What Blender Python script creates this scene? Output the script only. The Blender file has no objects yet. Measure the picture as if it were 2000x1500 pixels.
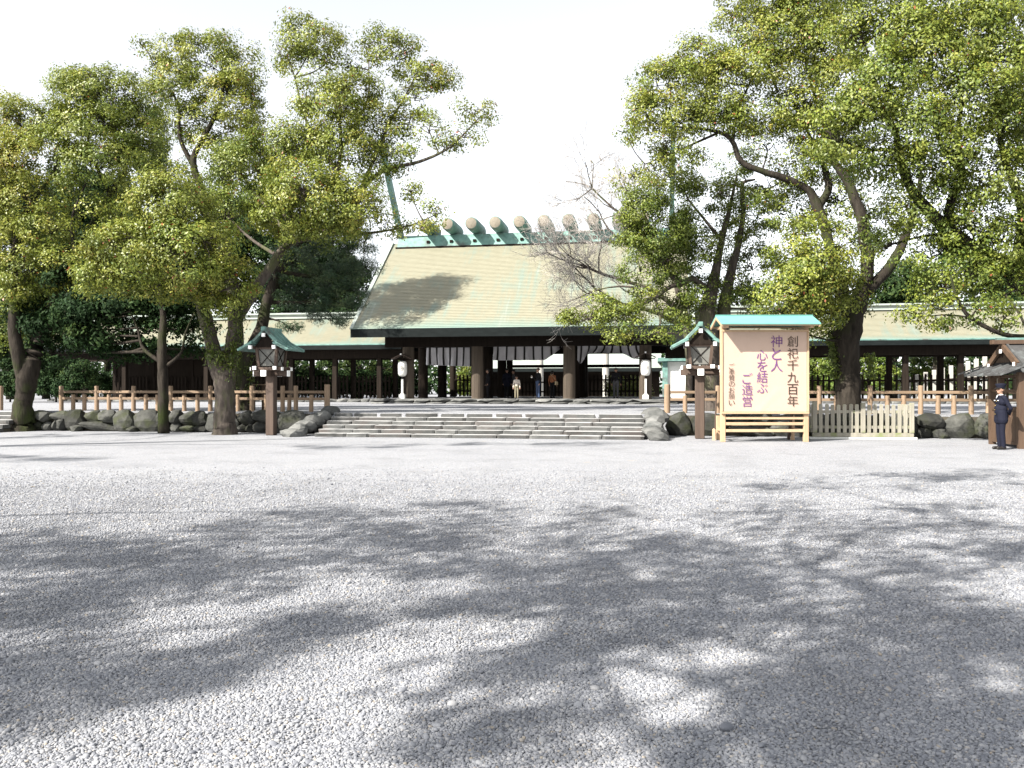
import bpy, bmesh, math, random
import numpy as np
from mathutils import Vector, Matrix

# ------------------------------------------------------------------ camera, sky, sun, exposure
SC = bpy.context.scene
COL = SC.collection
F = 1618.0                      # focal length in photo pixels (photo is 2000 wide)
HOR = 758.0
YAW = math.radians(9.5)
CAMH = 1.6
CA, SA = math.cos(YAW), math.sin(YAW)
RIGHT = np.array([CA, SA, 0.0]); FWD = np.array([-SA, CA, 0.0]); UP = np.array([0, 0, 1.0])

cam_d = bpy.data.cameras.new('camera'); cam = bpy.data.objects.new('camera', cam_d); COL.objects.link(cam)
cam_d.sensor_width = 36.0; cam_d.lens = 36.0 * F / 2000.0
cam_d.clip_start = 0.05; cam_d.clip_end = 2000
cam.location = (0, 0, CAMH)
cam.rotation_euler = (math.radians(90) + math.atan((HOR - 750.0) / F), 0, YAW)
SC.camera = cam

SUN = Vector((-0.66, -0.70, 0.78)).normalized()       # towards the sun
EL = math.asin(SUN.z)
w = bpy.data.worlds.new('World'); SC.world = w; w.use_nodes = True
nt = w.node_tree; nt.nodes.clear()
sky = nt.nodes.new('ShaderNodeTexSky'); sky.sky_type = 'NISHITA'; sky.sun_disc = False
sky.sun_elevation = EL; sky.sun_rotation = math.atan2(SUN.x, SUN.y)
sky.air_density = 1.0; sky.dust_density = 1.0; sky.ozone_density = 1.0
bg = nt.nodes.new('ShaderNodeBackground'); bg.inputs[1].default_value = 0.11
out = nt.nodes.new('ShaderNodeOutputWorld')
hz = nt.nodes.new('ShaderNodeHueSaturation'); hz.inputs['Saturation'].default_value = 0.19     # thin white haze over the whole sky
nt.links.new(sky.outputs[0], hz.inputs['Color']); nt.links.new(hz.outputs[0], bg.inputs[0]); nt.links.new(bg.outputs[0], out.inputs[0])
sun_d = bpy.data.lights.new('sun', 'SUN'); sun_d.energy = 5.0; sun_d.angle = math.radians(0.53); sun_d.color = (1.0, 0.95, 0.87)
sun = bpy.data.objects.new('sun', sun_d); COL.objects.link(sun); sun.location = (0, 0, 40)
sun.rotation_euler = SUN.to_track_quat('Z', 'Y').to_euler()
SC.view_settings.view_transform = 'Standard'; SC.view_settings.look = 'None'
SC.view_settings.gamma = 1.0; SC.view_settings.exposure = 1.56
SC.cycles.max_bounces = 6; SC.cycles.transparent_max_bounces = 6

rng = np.random.default_rng(7); random.seed(7)

# ------------------------------------------------------------------ helpers
def W(px, py, Z):
    """photo pixel + distance along the view axis -> world point"""
    return np.array([0, 0, CAMH]) + RIGHT * ((px - 1000) / F * Z) + FWD * Z + UP * ((HOR - py) / F * Z)
def XY(px, Y):
    """world x of what shows at photo column px on the plane y = Y"""
    u = (px - 1000) / F
    Z = Y / (u * SA + CA)
    return Z * (u * CA - SA)

def tag(o, label=None, cat=None, group=None, kind=None):
    if label: o['label'] = label
    if cat: o['category'] = cat
    if group: o['group'] = group
    if kind: o['kind'] = kind
    return o
def empty(name, loc=(0, 0, 0), rz=0.0):
    o = bpy.data.objects.new(name, None); COL.objects.link(o)
    o.location = loc; o.rotation_euler = (0, 0, rz); o.empty_display_size = 0.2
    return o
def link(name, mesh, parent=None, loc=None, rot=None, scale=None):
    o = bpy.data.objects.new(name, mesh); COL.objects.link(o)
    if parent is not None: o.parent = parent
    if loc is not None: o.location = loc
    if rot is not None: o.rotation_euler = rot
    if scale is not None: o.scale = scale
    return o
def copy_tree(o, parent=None):
    c = o.copy(); COL.objects.link(c); c.parent = parent
    for ch in list(o.children): copy_tree(ch, c)
    return c

class MB:
    def __init__(s): s.v = []; s.f = []; s.m = []; s.cur = 0
    def add(s, vs, fs):
        b = len(s.v); s.v.extend([tuple(map(float, p)) for p in vs])
        s.f.extend([tuple(b + i for i in f) for f in fs]); s.m.extend([s.cur] * len(fs)); return s
    def box(s, x0, x1, y0, y1, z0, z1):
        return s.add([(x0,y0,z0),(x1,y0,z0),(x1,y1,z0),(x0,y1,z0),(x0,y0,z1),(x1,y0,z1),(x1,y1,z1),(x0,y1,z1)],
              [(0,3,2,1),(4,5,6,7),(0,1,5,4),(1,2,6,5),(2,3,7,6),(3,0,4,7)])
    def bar(s, p, q, wd, ht, up=(0, 0, 1)):
        p = np.array(p, float); q = np.array(q, float); d = q - p; d /= np.linalg.norm(d)
        up = np.array(up, float)
        if abs(d @ up) > .98: up = np.array([0, 1.0, 0])
        r = np.cross(d, up); r /= np.linalg.norm(r); u = np.cross(r, d)
        vs = []
        for c in (p, q):
            for a, b in ((-1,-1),(1,-1),(1,1),(-1,1)): vs.append(c + r*a*wd/2 + u*b*ht/2)
        return s.add(vs, [(0,1,2,3),(7,6,5,4),(0,4,5,1),(1,5,6,2),(2,6,7,3),(3,7,4,0)])
    def tube(s, pts, rad, n=8, cap=True):
        pts = np.array(pts, float); k = len(pts); rad = np.broadcast_to(np.array(rad, float), (k,))
        t = np.gradient(pts, axis=0); t /= np.linalg.norm(t, axis=1)[:, None] + 1e-9
        ref = np.array([0.31, 0.17, 0.93]) if abs(t[0][2]) < .8 else np.array([0.95, 0.2, 0.1])
        a = np.cross(t, ref); a /= np.linalg.norm(a, axis=1)[:, None] + 1e-9
        b = np.cross(t, a)
        th = np.arange(n) * 2 * math.pi / n
        vs = (pts[:, None] + rad[:, None, None] * (a[:, None] * np.cos(th)[None, :, None] + b[:, None] * np.sin(th)[None, :, None])).reshape(-1, 3)
        fs = []
        for i in range(k - 1):
            for j in range(n):
                j2 = (j + 1) % n
                fs.append((i*n+j, i*n+j2, (i+1)*n+j2, (i+1)*n+j))
        if cap: fs.append(tuple(range(n-1, -1, -1))); fs.append(tuple((k-1)*n + j for j in range(n)))
        return s.add(vs, fs)
    def lathe(s, prof, n=16, c=(0, 0, 0)):
        vs = []; fs = []
        for r, z in prof:
            for j in range(n):
                a = 2*math.pi*j/n; vs.append((c[0]+r*math.cos(a), c[1]+r*math.sin(a), c[2]+z))
        for i in range(len(prof)-1):
            for j in range(n):
                j2 = (j+1) % n; fs.append((i*n+j, i*n+j2, (i+1)*n+j2, (i+1)*n+j))
        fs.append(tuple(range(n-1, -1, -1))); fs.append(tuple((len(prof)-1)*n+j for j in range(n)))
        return s.add(vs, fs)
    def mesh(s, name, mats, smooth=False, bevel=0.0):
        me = bpy.data.meshes.new(name); me.from_pydata(s.v, [], s.f)
        if not isinstance(mats, (list, tuple)): mats = [mats]
        for m in mats: me.materials.append(m)
        if len(mats) > 1: me.polygons.foreach_set('material_index', s.m)
        if bevel > 0:
            bm = bmesh.new(); bm.from_mesh(me)
            bmesh.ops.bevel(bm, geom=[e for e in bm.edges], offset=bevel, segments=1, affect='EDGES', clamp_overlap=True)
            bm.to_mesh(me); bm.free()
        if smooth: me.polygons.foreach_set('use_smooth', [True]*len(me.polygons))
        me.update(); return me
    def build(s, name, mats, parent=None, smooth=False, bevel=0.0, **k):
        return link(name, s.mesh(name, mats, smooth, bevel), parent, **k)

# ------------------------------------------------------------------ materials
def newmat(name):
    m = bpy.data.materials.new(name); m.use_nodes = True
    t = m.node_tree; p = t.nodes['Principled BSDF']
    return m, t, p
def nd(t, typ, **k):
    n = t.nodes.new(typ)
    for a, b in k.items(): setattr(n, a, b)
    return n
def mix(t, fac, a, b, mode='MIX'):
    n = t.nodes.new('ShaderNodeMix'); n.data_type = 'RGBA'; n.blend_type = mode
    for i, v in ((0, fac), (6, a), (7, b)):
        if hasattr(v, 'links'): t.links.new(v, n.inputs[i])
        elif i == 0: n.inputs[0].default_value = v
        else: n.inputs[i].default_value = (*v, 1) if len(v) == 3 else v
    return n.outputs[2]
def ramp(t, src, stops):
    r = t.nodes.new('ShaderNodeValToRGB'); t.links.new(src, r.inputs[0])
    e = r.color_ramp.elements
    while len(e) < len(stops): e.new(0.5)
    for el, (p, c) in zip(e, stops):
        el.position = p; el.color = (*c, 1) if not isinstance(c, (int, float)) else (c, c, c, 1)
    return r.outputs[0]
def coords(t, kind, scale):
    if kind == 'pos': g = nd(t, 'ShaderNodeNewGeometry').outputs['Position']
    else: g = nd(t, 'ShaderNodeTexCoord').outputs['Object']
    mp = nd(t, 'ShaderNodeMapping'); mp.inputs['Scale'].default_value = scale
    t.links.new(g, mp.inputs[0]); return mp.outputs[0]
def noise(t, vec, scale=5, detail=4, rough=.6):
    n = nd(t, 'ShaderNodeTexNoise'); n.inputs['Scale'].default_value = scale; n.inputs['Detail'].default_value = detail
    n.inputs['Roughness'].default_value = rough; t.links.new(vec, n.inputs['Vector']); return n.outputs[0]
def bump(t, p, h, strength=.3, dist=.01):
    b = nd(t, 'ShaderNodeBump'); b.inputs['Strength'].default_value = strength; b.inputs['Distance'].default_value = dist
    t.links.new(h, b.inputs['Height']); t.links.new(b.outputs[0], p.inputs['Normal']); return b
def pm(name, c1, c2, scale=(4, 4, 4), rough=.7, bs=.3, bd=.01, kind='obj', rnd=.25, n2=None, c3=None):
    """two-tone noisy surface; every object gets a slightly different brightness"""
    m, t, p = newmat(name)
    v = coords(t, kind, scale); n1 = noise(t, v, 1.0, 6, .65)
    c = mix(t, ramp(t, n1, [(.3, 0), (.7, 1)]), c1, c2)
    if c3 is not None:
        v2 = coords(t, kind, n2); c = mix(t, ramp(t, noise(t, v2, 1, 4), [(.5, 0), (.66, 1)]), c, c3)
    if rnd:
        oi = nd(t, 'ShaderNodeObjectInfo'); mr = nd(t, 'ShaderNodeMapRange'); t.links.new(oi.outputs['Random'], mr.inputs[0])
        mr.inputs[3].default_value = 1 - rnd; mr.inputs[4].default_value = 1 + rnd
        hs = nd(t, 'ShaderNodeHueSaturation'); t.links.new(mr.outputs[0], hs.inputs['Value']); t.links.new(c, hs.inputs['Color']); c = hs.outputs[0]
    t.links.new(c, p.inputs['Base Color']); p.inputs['Roughness'].default_value = rough
    p.inputs['Specular IOR Level'].default_value = .3
    if bs: bump(t, p, n1, bs, bd)
    return m

M = {}
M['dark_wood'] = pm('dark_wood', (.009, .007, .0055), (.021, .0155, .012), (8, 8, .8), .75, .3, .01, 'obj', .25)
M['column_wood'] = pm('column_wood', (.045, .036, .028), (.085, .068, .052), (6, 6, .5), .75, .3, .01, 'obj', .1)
M['lantern_wood'] = pm('lantern_wood', (.048, .033, .025), (.088, .06, .045), (9, 9, .9), .7, .3, .006, 'obj', .12)
M['booth_wood'] = pm('booth_wood', (.055, .034, .022), (.10, .063, .04), (7, 7, .8), .65, .3, .006, 'obj', .15)
M['log_wood'] = pm('log_wood', (.175, .12, .078), (.25, .178, .118), (9, 9, 1.2), .65, .25, .006, 'obj', .16)
M['rail_wood'] = pm('rail_wood', (.145, .10, .064), (.205, .145, .095), (1.0, 9, 9), .65, .25, .006, 'obj', .16)
M['fresh_wood'] = pm('fresh_wood', (.36, .245, .15), (.43, .30, .19), (8, 8, 1.0), .55, .15, .004, 'obj', .06)
M['grey_picket'] = pm('grey_picket', (.19, .178, .145), (.29, .27, .22), (9, 9, 1.1), .8, .4, .006, 'obj', .16, (3, 3, 2.2), (.17, .19, .09))
M['banner'] = pm('banner', (.39, .285, .225), (.43, .315, .25), (1.5, 1, .8), .7, .25, .02, 'obj', 0)
M['white_cap'] = pm('white_cap', (.78, .78, .76), (.86, .86, .84), (6, 6, 6), .6, 0, 0, 'obj', .04)
M['paper'] = pm('paper', (.11, .11, .10), (.15, .148, .135), (3, 3, 3), .8, .1, .004, 'obj', .03)
M['lantern_paper'] = pm('lantern_paper', (.72, .71, .66), (.8, .79, .74), (3, 3, 20), .6, .15, .006, 'obj', 0)
M['black'] = pm('black_ink', (.012, .011, .012), (.02, .018, .018), (5, 5, 5), .7, 0, 0, 'obj', 0)
M['ink'] = pm('brown_black_ink', (.03, .018, .012), (.045, .026, .018), (5, 5, 5), .7, 0, 0, 'obj', 0)
M['purple'] = pm('purple_ink', (.10, .035, .13), (.14, .05, .17), (3, 3, 3), .7, 0, 0, 'obj', 0)
M['cloth'] = pm('white_cloth', (.42, .41, .43), (.50, .49, .51), (2, 2, 2), .85, .2, .02, 'obj', .04)
M['teal_copper'] = pm('teal_copper', (.075, .155, .135), (.15, .265, .235), (3, 3, 3), .6, .3, .006, 'obj', .15, (1.4, 1.4, 1.4), (.075, .09, .08))
M['teal_paint'] = pm('teal_paint', (.11, .30, .27), (.14, .335, .30), (2, 2, 2), .5, .1, .004, 'obj', 0)
M['log_end'] = pm('log_end', (.13, .115, .09), (.21, .185, .145), (6, 2, 6), .75, .3, .01, 'obj', .12)
M['booth_roof'] = pm('booth_roof', (.045, .045, .045), (.085, .085, .085), (3, 3, 3), .5, .3, .006, 'obj', .1, (2, 2, 2), (.12, .13, .13))
M['stone'] = pm('stone', (.055, .058, .056), (.13, .13, .125), (2.6, 2.6, 2.6), .85, .7, .04, 'pos', .3, (1.1, 1.1, 1.1), (.16, .16, .152))
M['dark_stone'] = pm('dark_stone', (.022, .023, .021), (.078, .078, .071), (2.8, 2.8, 2.8), .9, .9, .06, 'pos', .45, (1.6, 1.6, 1.6), (.042, .046, .028))
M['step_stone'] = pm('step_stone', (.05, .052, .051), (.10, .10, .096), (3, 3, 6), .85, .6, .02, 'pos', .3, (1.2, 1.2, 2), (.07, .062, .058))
def sunlit_tops(m):
    """paler upward-facing tops and edges: sunlight on the treads painted into the colour"""
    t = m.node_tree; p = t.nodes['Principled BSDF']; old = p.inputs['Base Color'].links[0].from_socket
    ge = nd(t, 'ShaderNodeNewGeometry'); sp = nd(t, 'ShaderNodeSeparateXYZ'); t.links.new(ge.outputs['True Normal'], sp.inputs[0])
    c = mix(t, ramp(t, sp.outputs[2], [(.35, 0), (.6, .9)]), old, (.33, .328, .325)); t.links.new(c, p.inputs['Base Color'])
sunlit_tops(M['step_stone'])  # sun catching treads and nosings is put into the stone colour
M['pale_stone'] = pm('pale_stone', (.42, .42, .40), (.55, .55, .52), (6, 6, 6), .8, .3, .01, 'obj', .05)
M['soil'] = pm('soil', (.05, .045, .035), (.09, .08, .06), (3, 3, 3), .95, .5, .03, 'pos', 0)
M['bark'] = pm('bark', (.035, .029, .025), (.11, .092, .078), (7, 7, 1.6), .9, 1.0, .05, 'pos', 0, (1.6, 1.6, .8), (.075, .08, .04))
M['bark_dark'] = pm('bark_dark', (.014, .012, .010), (.045, .038, .031), (7, 7, 1.6), .9, 1.0, .05, 'pos', 0, (1.3, 1.3, .7), (.03, .038, .014))
M['twig'] = pm('twig', (.24, .22, .20), (.38, .35, .325), (6, 6, 6), .9, 0, 0, 'pos', 0)
M['skin'] = pm('skin', (.24, .14, .095), (.29, .17, .12), (9, 9, 9), .55, 0, 0, 'obj', 0)
def flat(n, c, r=.8): return pm(n, tuple(x*.85 for x in c), c, (7, 7, 7), r, .15, .006, 'obj', 0)
M['navy'] = flat('navy_cloth', (.010, .011, .020)); M['shirt'] = flat('white_shirt', (.75, .75, .77)); M['jean'] = flat('jean_cloth', (.035, .055, .11))
M['blackc'] = flat('black_cloth', (.014, .014, .016)); M['beige'] = flat('beige_cloth', (.50, .45, .40)); M['khaki'] = flat('khaki_cloth', (.18, .16, .11))
M['rust'] = flat('rust_cloth', (.26, .10, .045)); M['hair'] = flat('black_hair', (.012, .010, .009), .5); M['shoe'] = flat('shoe', (.015, .013, .012), .35)
M['gold'] = flat('brass', (.6, .42, .12), .3); M['tan'] = flat('tan_bag', (.45, .35, .22)); M['grey'] = flat('grey_cloth', (.06, .06, .065))
M['plaster'] = flat('white_plaster', (.78, .77, .73)); M['pale_wood'] = pm('pale_wood', (.30, .285, .26), (.40, .385, .35), (8, 8, .6), .7, .2, .01, 'obj', .05)

def gravel_colors(t, cell, k=1.0):
    return ramp(t, cell, [(0, (.125*k, .131*k, .148*k)), (.2, (.178*k, .184*k, .203*k)), (.5, (.215*k, .221*k, .238*k)), (.8, (.252*k, .256*k, .268*k)), (.95, (.305*k, .302*k, .305*k)), (1, (.28*k, .245*k, .20*k))])
def gravel_mat():
    m, t, p = newmat('gravel')
    v = coords(t, 'pos', (1, 1, 1))
    vo = nd(t, 'ShaderNodeTexVoronoi'); vo.inputs['Scale'].default_value = 62; vo.inputs['Randomness'].default_value = .95
    t.links.new(v, vo.inputs['Vector'])
    sep = nd(t, 'ShaderNodeSeparateColor'); t.links.new(vo.outputs['Color'], sep.inputs[0])
    c = gravel_colors(t, sep.outputs[0], 1.30)
    edge = ramp(t, vo.outputs['Distance'], [(.35, 1), (.75, .6)])
    c = mix(t, 1.0, c, edge, 'MULTIPLY')
    big = noise(t, v, .35, 5, .6)
    c = mix(t, ramp(t, big, [(.45, 0), (.75, .35)]), c, (.295, .30, .312))
    sand = noise(t, v, 1.7, 4, .6)
    c = mix(t, ramp(t, sand, [(.67, 0), (.74, .75)]), c, (.29, .25, .20))
    c = mix(t, 1.0, c, ramp(t, noise(t, v, .8, 4, .6), [(.3, .82), (.5, 1.0), (.7, 1.0)]), 'MULTIPLY')
    t.links.new(c, p.inputs['Base Color']); p.inputs['Roughness'].default_value = .8; p.inputs['Specular IOR Level'].default_value = .25
    inv = nd(t, 'ShaderNodeMath', operation='SUBTRACT'); inv.inputs[0].default_value = 1; t.links.new(vo.outputs['Distance'], inv.inputs[1])
    bump(t, p, inv.outputs[0], .5, .008)
    return m
M['pale_copper'] = pm('pale_copper', (.24, .28, .255), (.33, .36, .325), (1.2, 3, 3), .6, .1, .004, 'obj', .05)
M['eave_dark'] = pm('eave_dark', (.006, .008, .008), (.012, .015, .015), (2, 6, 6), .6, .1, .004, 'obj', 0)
for k_, v_ in (('dark_wood', .06), ('column_wood', .1), ('eave_dark', .06), ('bark', .1), ('bark_dark', .06), ('dark_stone', .12), ('stone', .15), ('step_stone', .15), ('navy', .1), ('blackc', .05)): M[k_].node_tree.nodes['Principled BSDF'].inputs['Specular IOR Level'].default_value = v_
M['gravel'] = gravel_mat()
def pebble_mat():
    m, t, p = newmat('pebble')
    oi = nd(t, 'ShaderNodeObjectInfo')
    c = gravel_colors(t, oi.outputs['Random'])
    c = mix(t, 1.0, c, ramp(t, noise(t, coords(t, 'pos', (1, 1, 1)), .8, 4, .6), [(.3, .80), (.5, 1.0), (.7, 1.0)]), 'MULTIPLY')
    t.links.new(c, p.inputs['Base Color']); p.inputs['Roughness'].default_value = .7; p.inputs['Specular IOR Level'].default_value = .25
    return m
M['pebble'] = pebble_mat()
def roof_mat():
    m, t, p = newmat('copper_shingle_roof')
    n1 = noise(t, coords(t, 'pos', (.9, .05, .05)), 2.2, 6, .7)        # streaks running down the slope
    n2 = noise(t, coords(t, 'pos', (.22, .22, .35)), 1.4, 4, .6)
    n3 = noise(t, coords(t, 'pos', (2.6, 2.6, 9.0)), 1.0, 3, .6)
    tan = mix(t, n3, (.178, .17, .122), (.255, .245, .182))
    add = nd(t, 'ShaderNodeMath', operation='ADD'); t.links.new(n1, add.inputs[0]); t.links.new(n2, add.inputs[1])
    half = nd(t, 'ShaderNodeMath', operation='MULTIPLY'); half.inputs[1].default_value = .5; t.links.new(add.outputs[0], half.inputs[0])
    c = mix(t, ramp(t, half.outputs[0], [(.50, 0), (.60, .65)]), tan, (.15, .215, .19))
    c = mix(t, ramp(t, n1, [(.60, 0), (.72, .5)]), c, (.30, .285, .24))
    # patina gathers along the eaves
    sep = nd(t, 'ShaderNodeSeparateXYZ'); t.links.new(nd(t, 'ShaderNodeTexCoord').outputs['Generated'], sep.inputs[0])
    ev = nd(t, 'ShaderNodeMath', operation='ADD'); t.links.new(sep.outputs[2], ev.inputs[0])
    sc = nd(t, 'ShaderNodeMath', operation='MULTIPLY'); sc.inputs[1].default_value = .16; t.links.new(n1, sc.inputs[0]); t.links.new(sc.outputs[0], ev.inputs[1])
    c = mix(t, ramp(t, ev.outputs[0], [(.07, .7), (.18, 0)]), c, (.14, .225, .20))
    t.links.new(c, p.inputs['Base Color']); p.inputs['Roughness'].default_value = .55; p.inputs['Specular IOR Level'].default_value = .4
    bump(t, p, n3, .25, .01)
    return m
M['roof'] = roof_mat()
def leaf_mat(name, stops, trans=.30, rough=.45, spec=.38):
    m, t, p = newmat(name)
    a = nd(t, 'ShaderNodeAttribute', attribute_name='hue')
    b = nd(t, 'ShaderNodeAttribute', attribute_name='val')
    c = ramp(t, a.outputs['Fac'], stops)
    hs = nd(t, 'ShaderNodeHueSaturation'); t.links.new(b.outputs['Fac'], hs.inputs['Value']); t.links.new(c, hs.inputs['Color'])
    t.links.new(hs.outputs[0], p.inputs['Base Color']); p.inputs['Roughness'].default_value = rough; p.inputs['Specular IOR Level'].default_value = spec
    tr = nd(t, 'ShaderNodeBsdfTranslucent'); t.links.new(hs.outputs[0], tr.inputs[0])
    mx = nd(t, 'ShaderNodeMixShader'); mx.inputs[0].default_value = trans
    t.links.new(p.outputs[0], mx.inputs[1]); t.links.new(tr.outputs[0], mx.inputs[2])
    t.links.new(mx.outputs[0], t.nodes['Material Output'].inputs[0])
    return m
M['camphor'] = leaf_mat('camphor_leaves', [(0, (.06, .098, .017)), (.3, (.132, .168, .026)), (.6, (.212, .236, .040)), (.85, (.272, .256, .044)), (.955, (.27, .205, .04)), (.965, (.27, .085, .03)), (1, (.27, .07, .03))])
M['forest'] = leaf_mat('forest_leaves', [(0, (.010, .024, .009)), (.5, (.022, .043, .014)), (1, (.05, .07, .018))], .18, .65, .08)
M['hedge'] = leaf_mat('hedge_leaves', [(0, (.05, .09, .015)), (.5, (.11, .15, .02)), (1, (.2, .21, .03))], .25)
M['pine'] = leaf_mat('pine_needles', [(0, (.02, .05, .025)), (.5, (.04, .075, .032)), (1, (.085, .11, .04))], .1, .5)
M['moss'] = leaf_mat('moss_leaves', [(0, (.04, .07, .012)), (.5, (.09, .12, .02)), (1, (.16, .17, .03))], .25)

# ------------------------------------------------------------------ foliage
def leaf_mesh(name, P, Nrm, L, Wd, hue, val, mat, droop=.5):
    """one folded four-cornered leaf per point"""
    n = len(P)
    Nrm = Nrm / (np.linalg.norm(Nrm, axis=1)[:, None] + 1e-9)
    d = rng.normal(size=(n, 3)); d[:, 2] -= droop
    d -= Nrm * (d * Nrm).sum(1)[:, None]; d /= np.linalg.norm(d, axis=1)[:, None] + 1e-9
    s = np.cross(Nrm, d)
    L = L[:, None]; Wd = Wd[:, None]
    V = np.empty((n, 4, 3))
    V[:, 0] = P - d * L * .5
    V[:, 1] = P - d * L * .02 + s * Wd * .5 + Nrm * L * .07
    V[:, 2] = P + d * L * .5 - Nrm * L * .08
    V[:, 3] = P - d * L * .02 - s * Wd * .5 + Nrm * L * .07
    me = bpy.data.meshes.new(name)
    me.vertices.add(n*4); me.vertices.foreach_set('co', V.astype(np.float32).ravel())
    me.loops.add(n*4); me.loops.foreach_set('vertex_index', np.arange(n*4, dtype=np.int32))
    me.polygons.add(n); me.polygons.foreach_set('loop_start', np.arange(0, n*4, 4, dtype=np.int32))
    me.materials.append(mat)
    me.update(calc_edges=True)
    for nm, arr in (('hue', hue), ('val', val)):
        at = me.attributes.new(nm, 'FLOAT', 'FACE'); at.data.foreach_set('value', np.clip(arr, 0, 2).astype(np.float32))
    return me

def catmull(pts, k=4):
    pts = np.array(pts, float); out = []
    P = np.vstack([2*pts[0]-pts[1], pts, 2*pts[-1]-pts[-2]])
    for i in range(1, len(P)-2):
        for j in range(k):
            t = j/k; a, b, c, d = P[i-1], P[i], P[i+1], P[i+2]
            out.append(.5*((2*b)+(-a+c)*t+(2*a-5*b+4*c-d)*t*t+(-a+3*b-3*c+d)*t**3))
    out.append(pts[-1]); return np.array(out)

def make_tree(name, label, cat, group, base, limbs, blobs, mat, bark, leaf=(.104, .051), dens=1.10, per=120, clump=.46, hue=(.4, .16, .2), twig_r=.011, flat_c=.7, red=.012, extra=None, shell=(.5, .95), needle=False):
    """base: world point; limbs: [[(world xyz, radius)...]]; blobs: [(centre, (r_right, r_fwd, r_up), density, hue shift)]"""
    base = np.array(base, float)
    root = empty(name, base)
    tag(root, label, cat, group)
    mb = MB(); nodes = []; nrad = []
    for li, lm in enumerate(limbs):
        pr = catmull([np.append(np.array(p, float), r) for p, r in lm], 5)
        pts = pr[:, :3].copy(); r = np.maximum(pr[:, 3], .012)
        sm_ = np.cumsum(rng.normal(size=(len(pts), 3)), 0); sm_ -= np.linspace(0, 1, len(pts))[:, None]*sm_[-1]; pts[1:-1] += sm_[1:-1]*(r[1:-1, None]*.06)
        rr = r * (1 + np.convolve(rng.normal(size=len(r)+4), np.ones(5)/5, 'valid')*.07)
        mb.tube(pts - base, rr, 12 if r[0] > .15 else 7)
        nodes.append(pts); nrad.append(r)
    nodes = np.vstack(nodes); nrad = np.concatenate(nrad)
    LP, LN, LH, LV = [], [], [], []
    for (c, R, dn, hs) in blobs:
        c = np.array(c, float); R = np.array(R, float)
        # a branch from the nearest limb
        dd = np.linalg.norm(nodes - c, axis=1) + np.maximum(nodes[:, 2]-c[2], 0)*1.5
        k = int(np.argmin(dd)); a = nodes[k]; ln = np.linalg.norm(c-a)
        br = min(max(.016*ln + .018, .03), nrad[k]*.75+.01)
        if ln > .3:
            mid = (a+c)/2 + np.array([0, 0, -.02*ln]) + rng.normal(size=3)*.05*ln
            pts = catmull([a, mid, c], 5)
            mb.tube(pts-base, np.linspace(br, br*.5, len(pts)), 6)
        # secondary branches
        ns = 6
        sec = rng.normal(size=(ns, 3)); sec[:, 2] = np.abs(sec[:, 2])*.8; sec /= np.linalg.norm(sec, axis=1)[:, None]
        fr = np.array([RIGHT, FWD, UP])
        secp = c + (sec*R*.55) @ fr
        for q in secp:
            m2 = (c+q)/2 + rng.normal(size=3)*.1*R.mean()
            mb.tube(catmull([c - np.array([0, 0, .15*R[2]]), m2, q], 3)-base, np.linspace(br*.5, .014, 7), 5)
        area = 4*math.pi*((R[0]*R[1])**1.6/3+(R[0]*R[2])**1.6/3+(R[1]*R[2])**1.6/3)**(1/1.6)
        nc = max(4, int(area/(clump*clump*3.14)*1.7*dn*dens))
        dirs = rng.normal(size=(nc, 3)); dirs[:, 2] += .28; dirs /= np.linalg.norm(dirs, axis=1)[:, None]
        lump = 1 + .14*np.sin(dirs[:, 0]*5+c[0]*3)*np.sin(dirs[:, 1]*4+c[1]*2) + .12*np.sin(dirs[:, 2]*6+c[2]*2)
        rad = (shell[0] + (shell[1]-shell[0])*rng.random(nc)**.38)*lump
        cc = c + (dirs*R*rad[:, None]) @ fr
        for i in range(0, nc, 2):
            q = secp[int(np.argmin(np.linalg.norm(secp-cc[i], axis=1)))]
            m2 = (q+cc[i])/2 + rng.normal(size=3)*.1
            mb.tube(np.array([q, m2, cc[i]])-base, [twig_r*1.3, twig_r, twig_r*.5], 3, cap=False)
        nl = rng.poisson(per*(.6+.8*rng.random(nc)))
        idx = np.repeat(np.arange(nc), nl); n = len(idx)
        csz = clump*(.7+.6*rng.random(nc))
        off = rng.normal(size=(n, 3)); off /= np.linalg.norm(off, axis=1)[:, None]; off *= (rng.random(n)**.42)[:, None]
        off *= csz[idx][:, None]; off[:, 2] *= flat_c
        p = cc[idx]+off
        nrm = dirs[idx] @ fr * .6 + np.array([0, 0, .35]) + rng.normal(size=(n, 3))*.40 + off/csz[idx][:, None]*.7
        h = hue[0]+hs+(rng.normal(size=nc)*hue[1])[idx]+rng.normal(size=n)*hue[2]*.6
        h = np.clip(h, 0, .94)
        rd = rng.random(n) < (red*(.2+2*rng.random(nc)**3))[idx]; h[rd] = .98
        LP.append(p-base); LN.append(nrm); LH.append(h); LV.append((.82+.36*rng.random(nc))[idx]*(.8+.4*rng.random(n)))
    trunk = mb.build('trunk', bark, root, smooth=True)
    P = np.vstack(LP); n = len(P)
    s = .72+.56*rng.random(n)
    crown = link('crown', leaf_mesh('crown', P, np.vstack(LN), leaf[0]*s, leaf[1]*s, np.concatenate(LH), np.concatenate(LV), mat, .3 if needle else .6), root)
    if extra is not None:
        e = np.array(extra[0]); n = len(e)
        link('ivy', leaf_mesh('ivy', e-base, rng.normal(size=(n, 3))+np.array([-.3, -.6, .3]), np.full(n, .12)*(.6+.8*rng.random(n)), np.full(n, .05), .4+.2*rng.normal(size=n), .8+.4*rng.random(n), M['moss'], 1.4), root)
    return root

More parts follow.
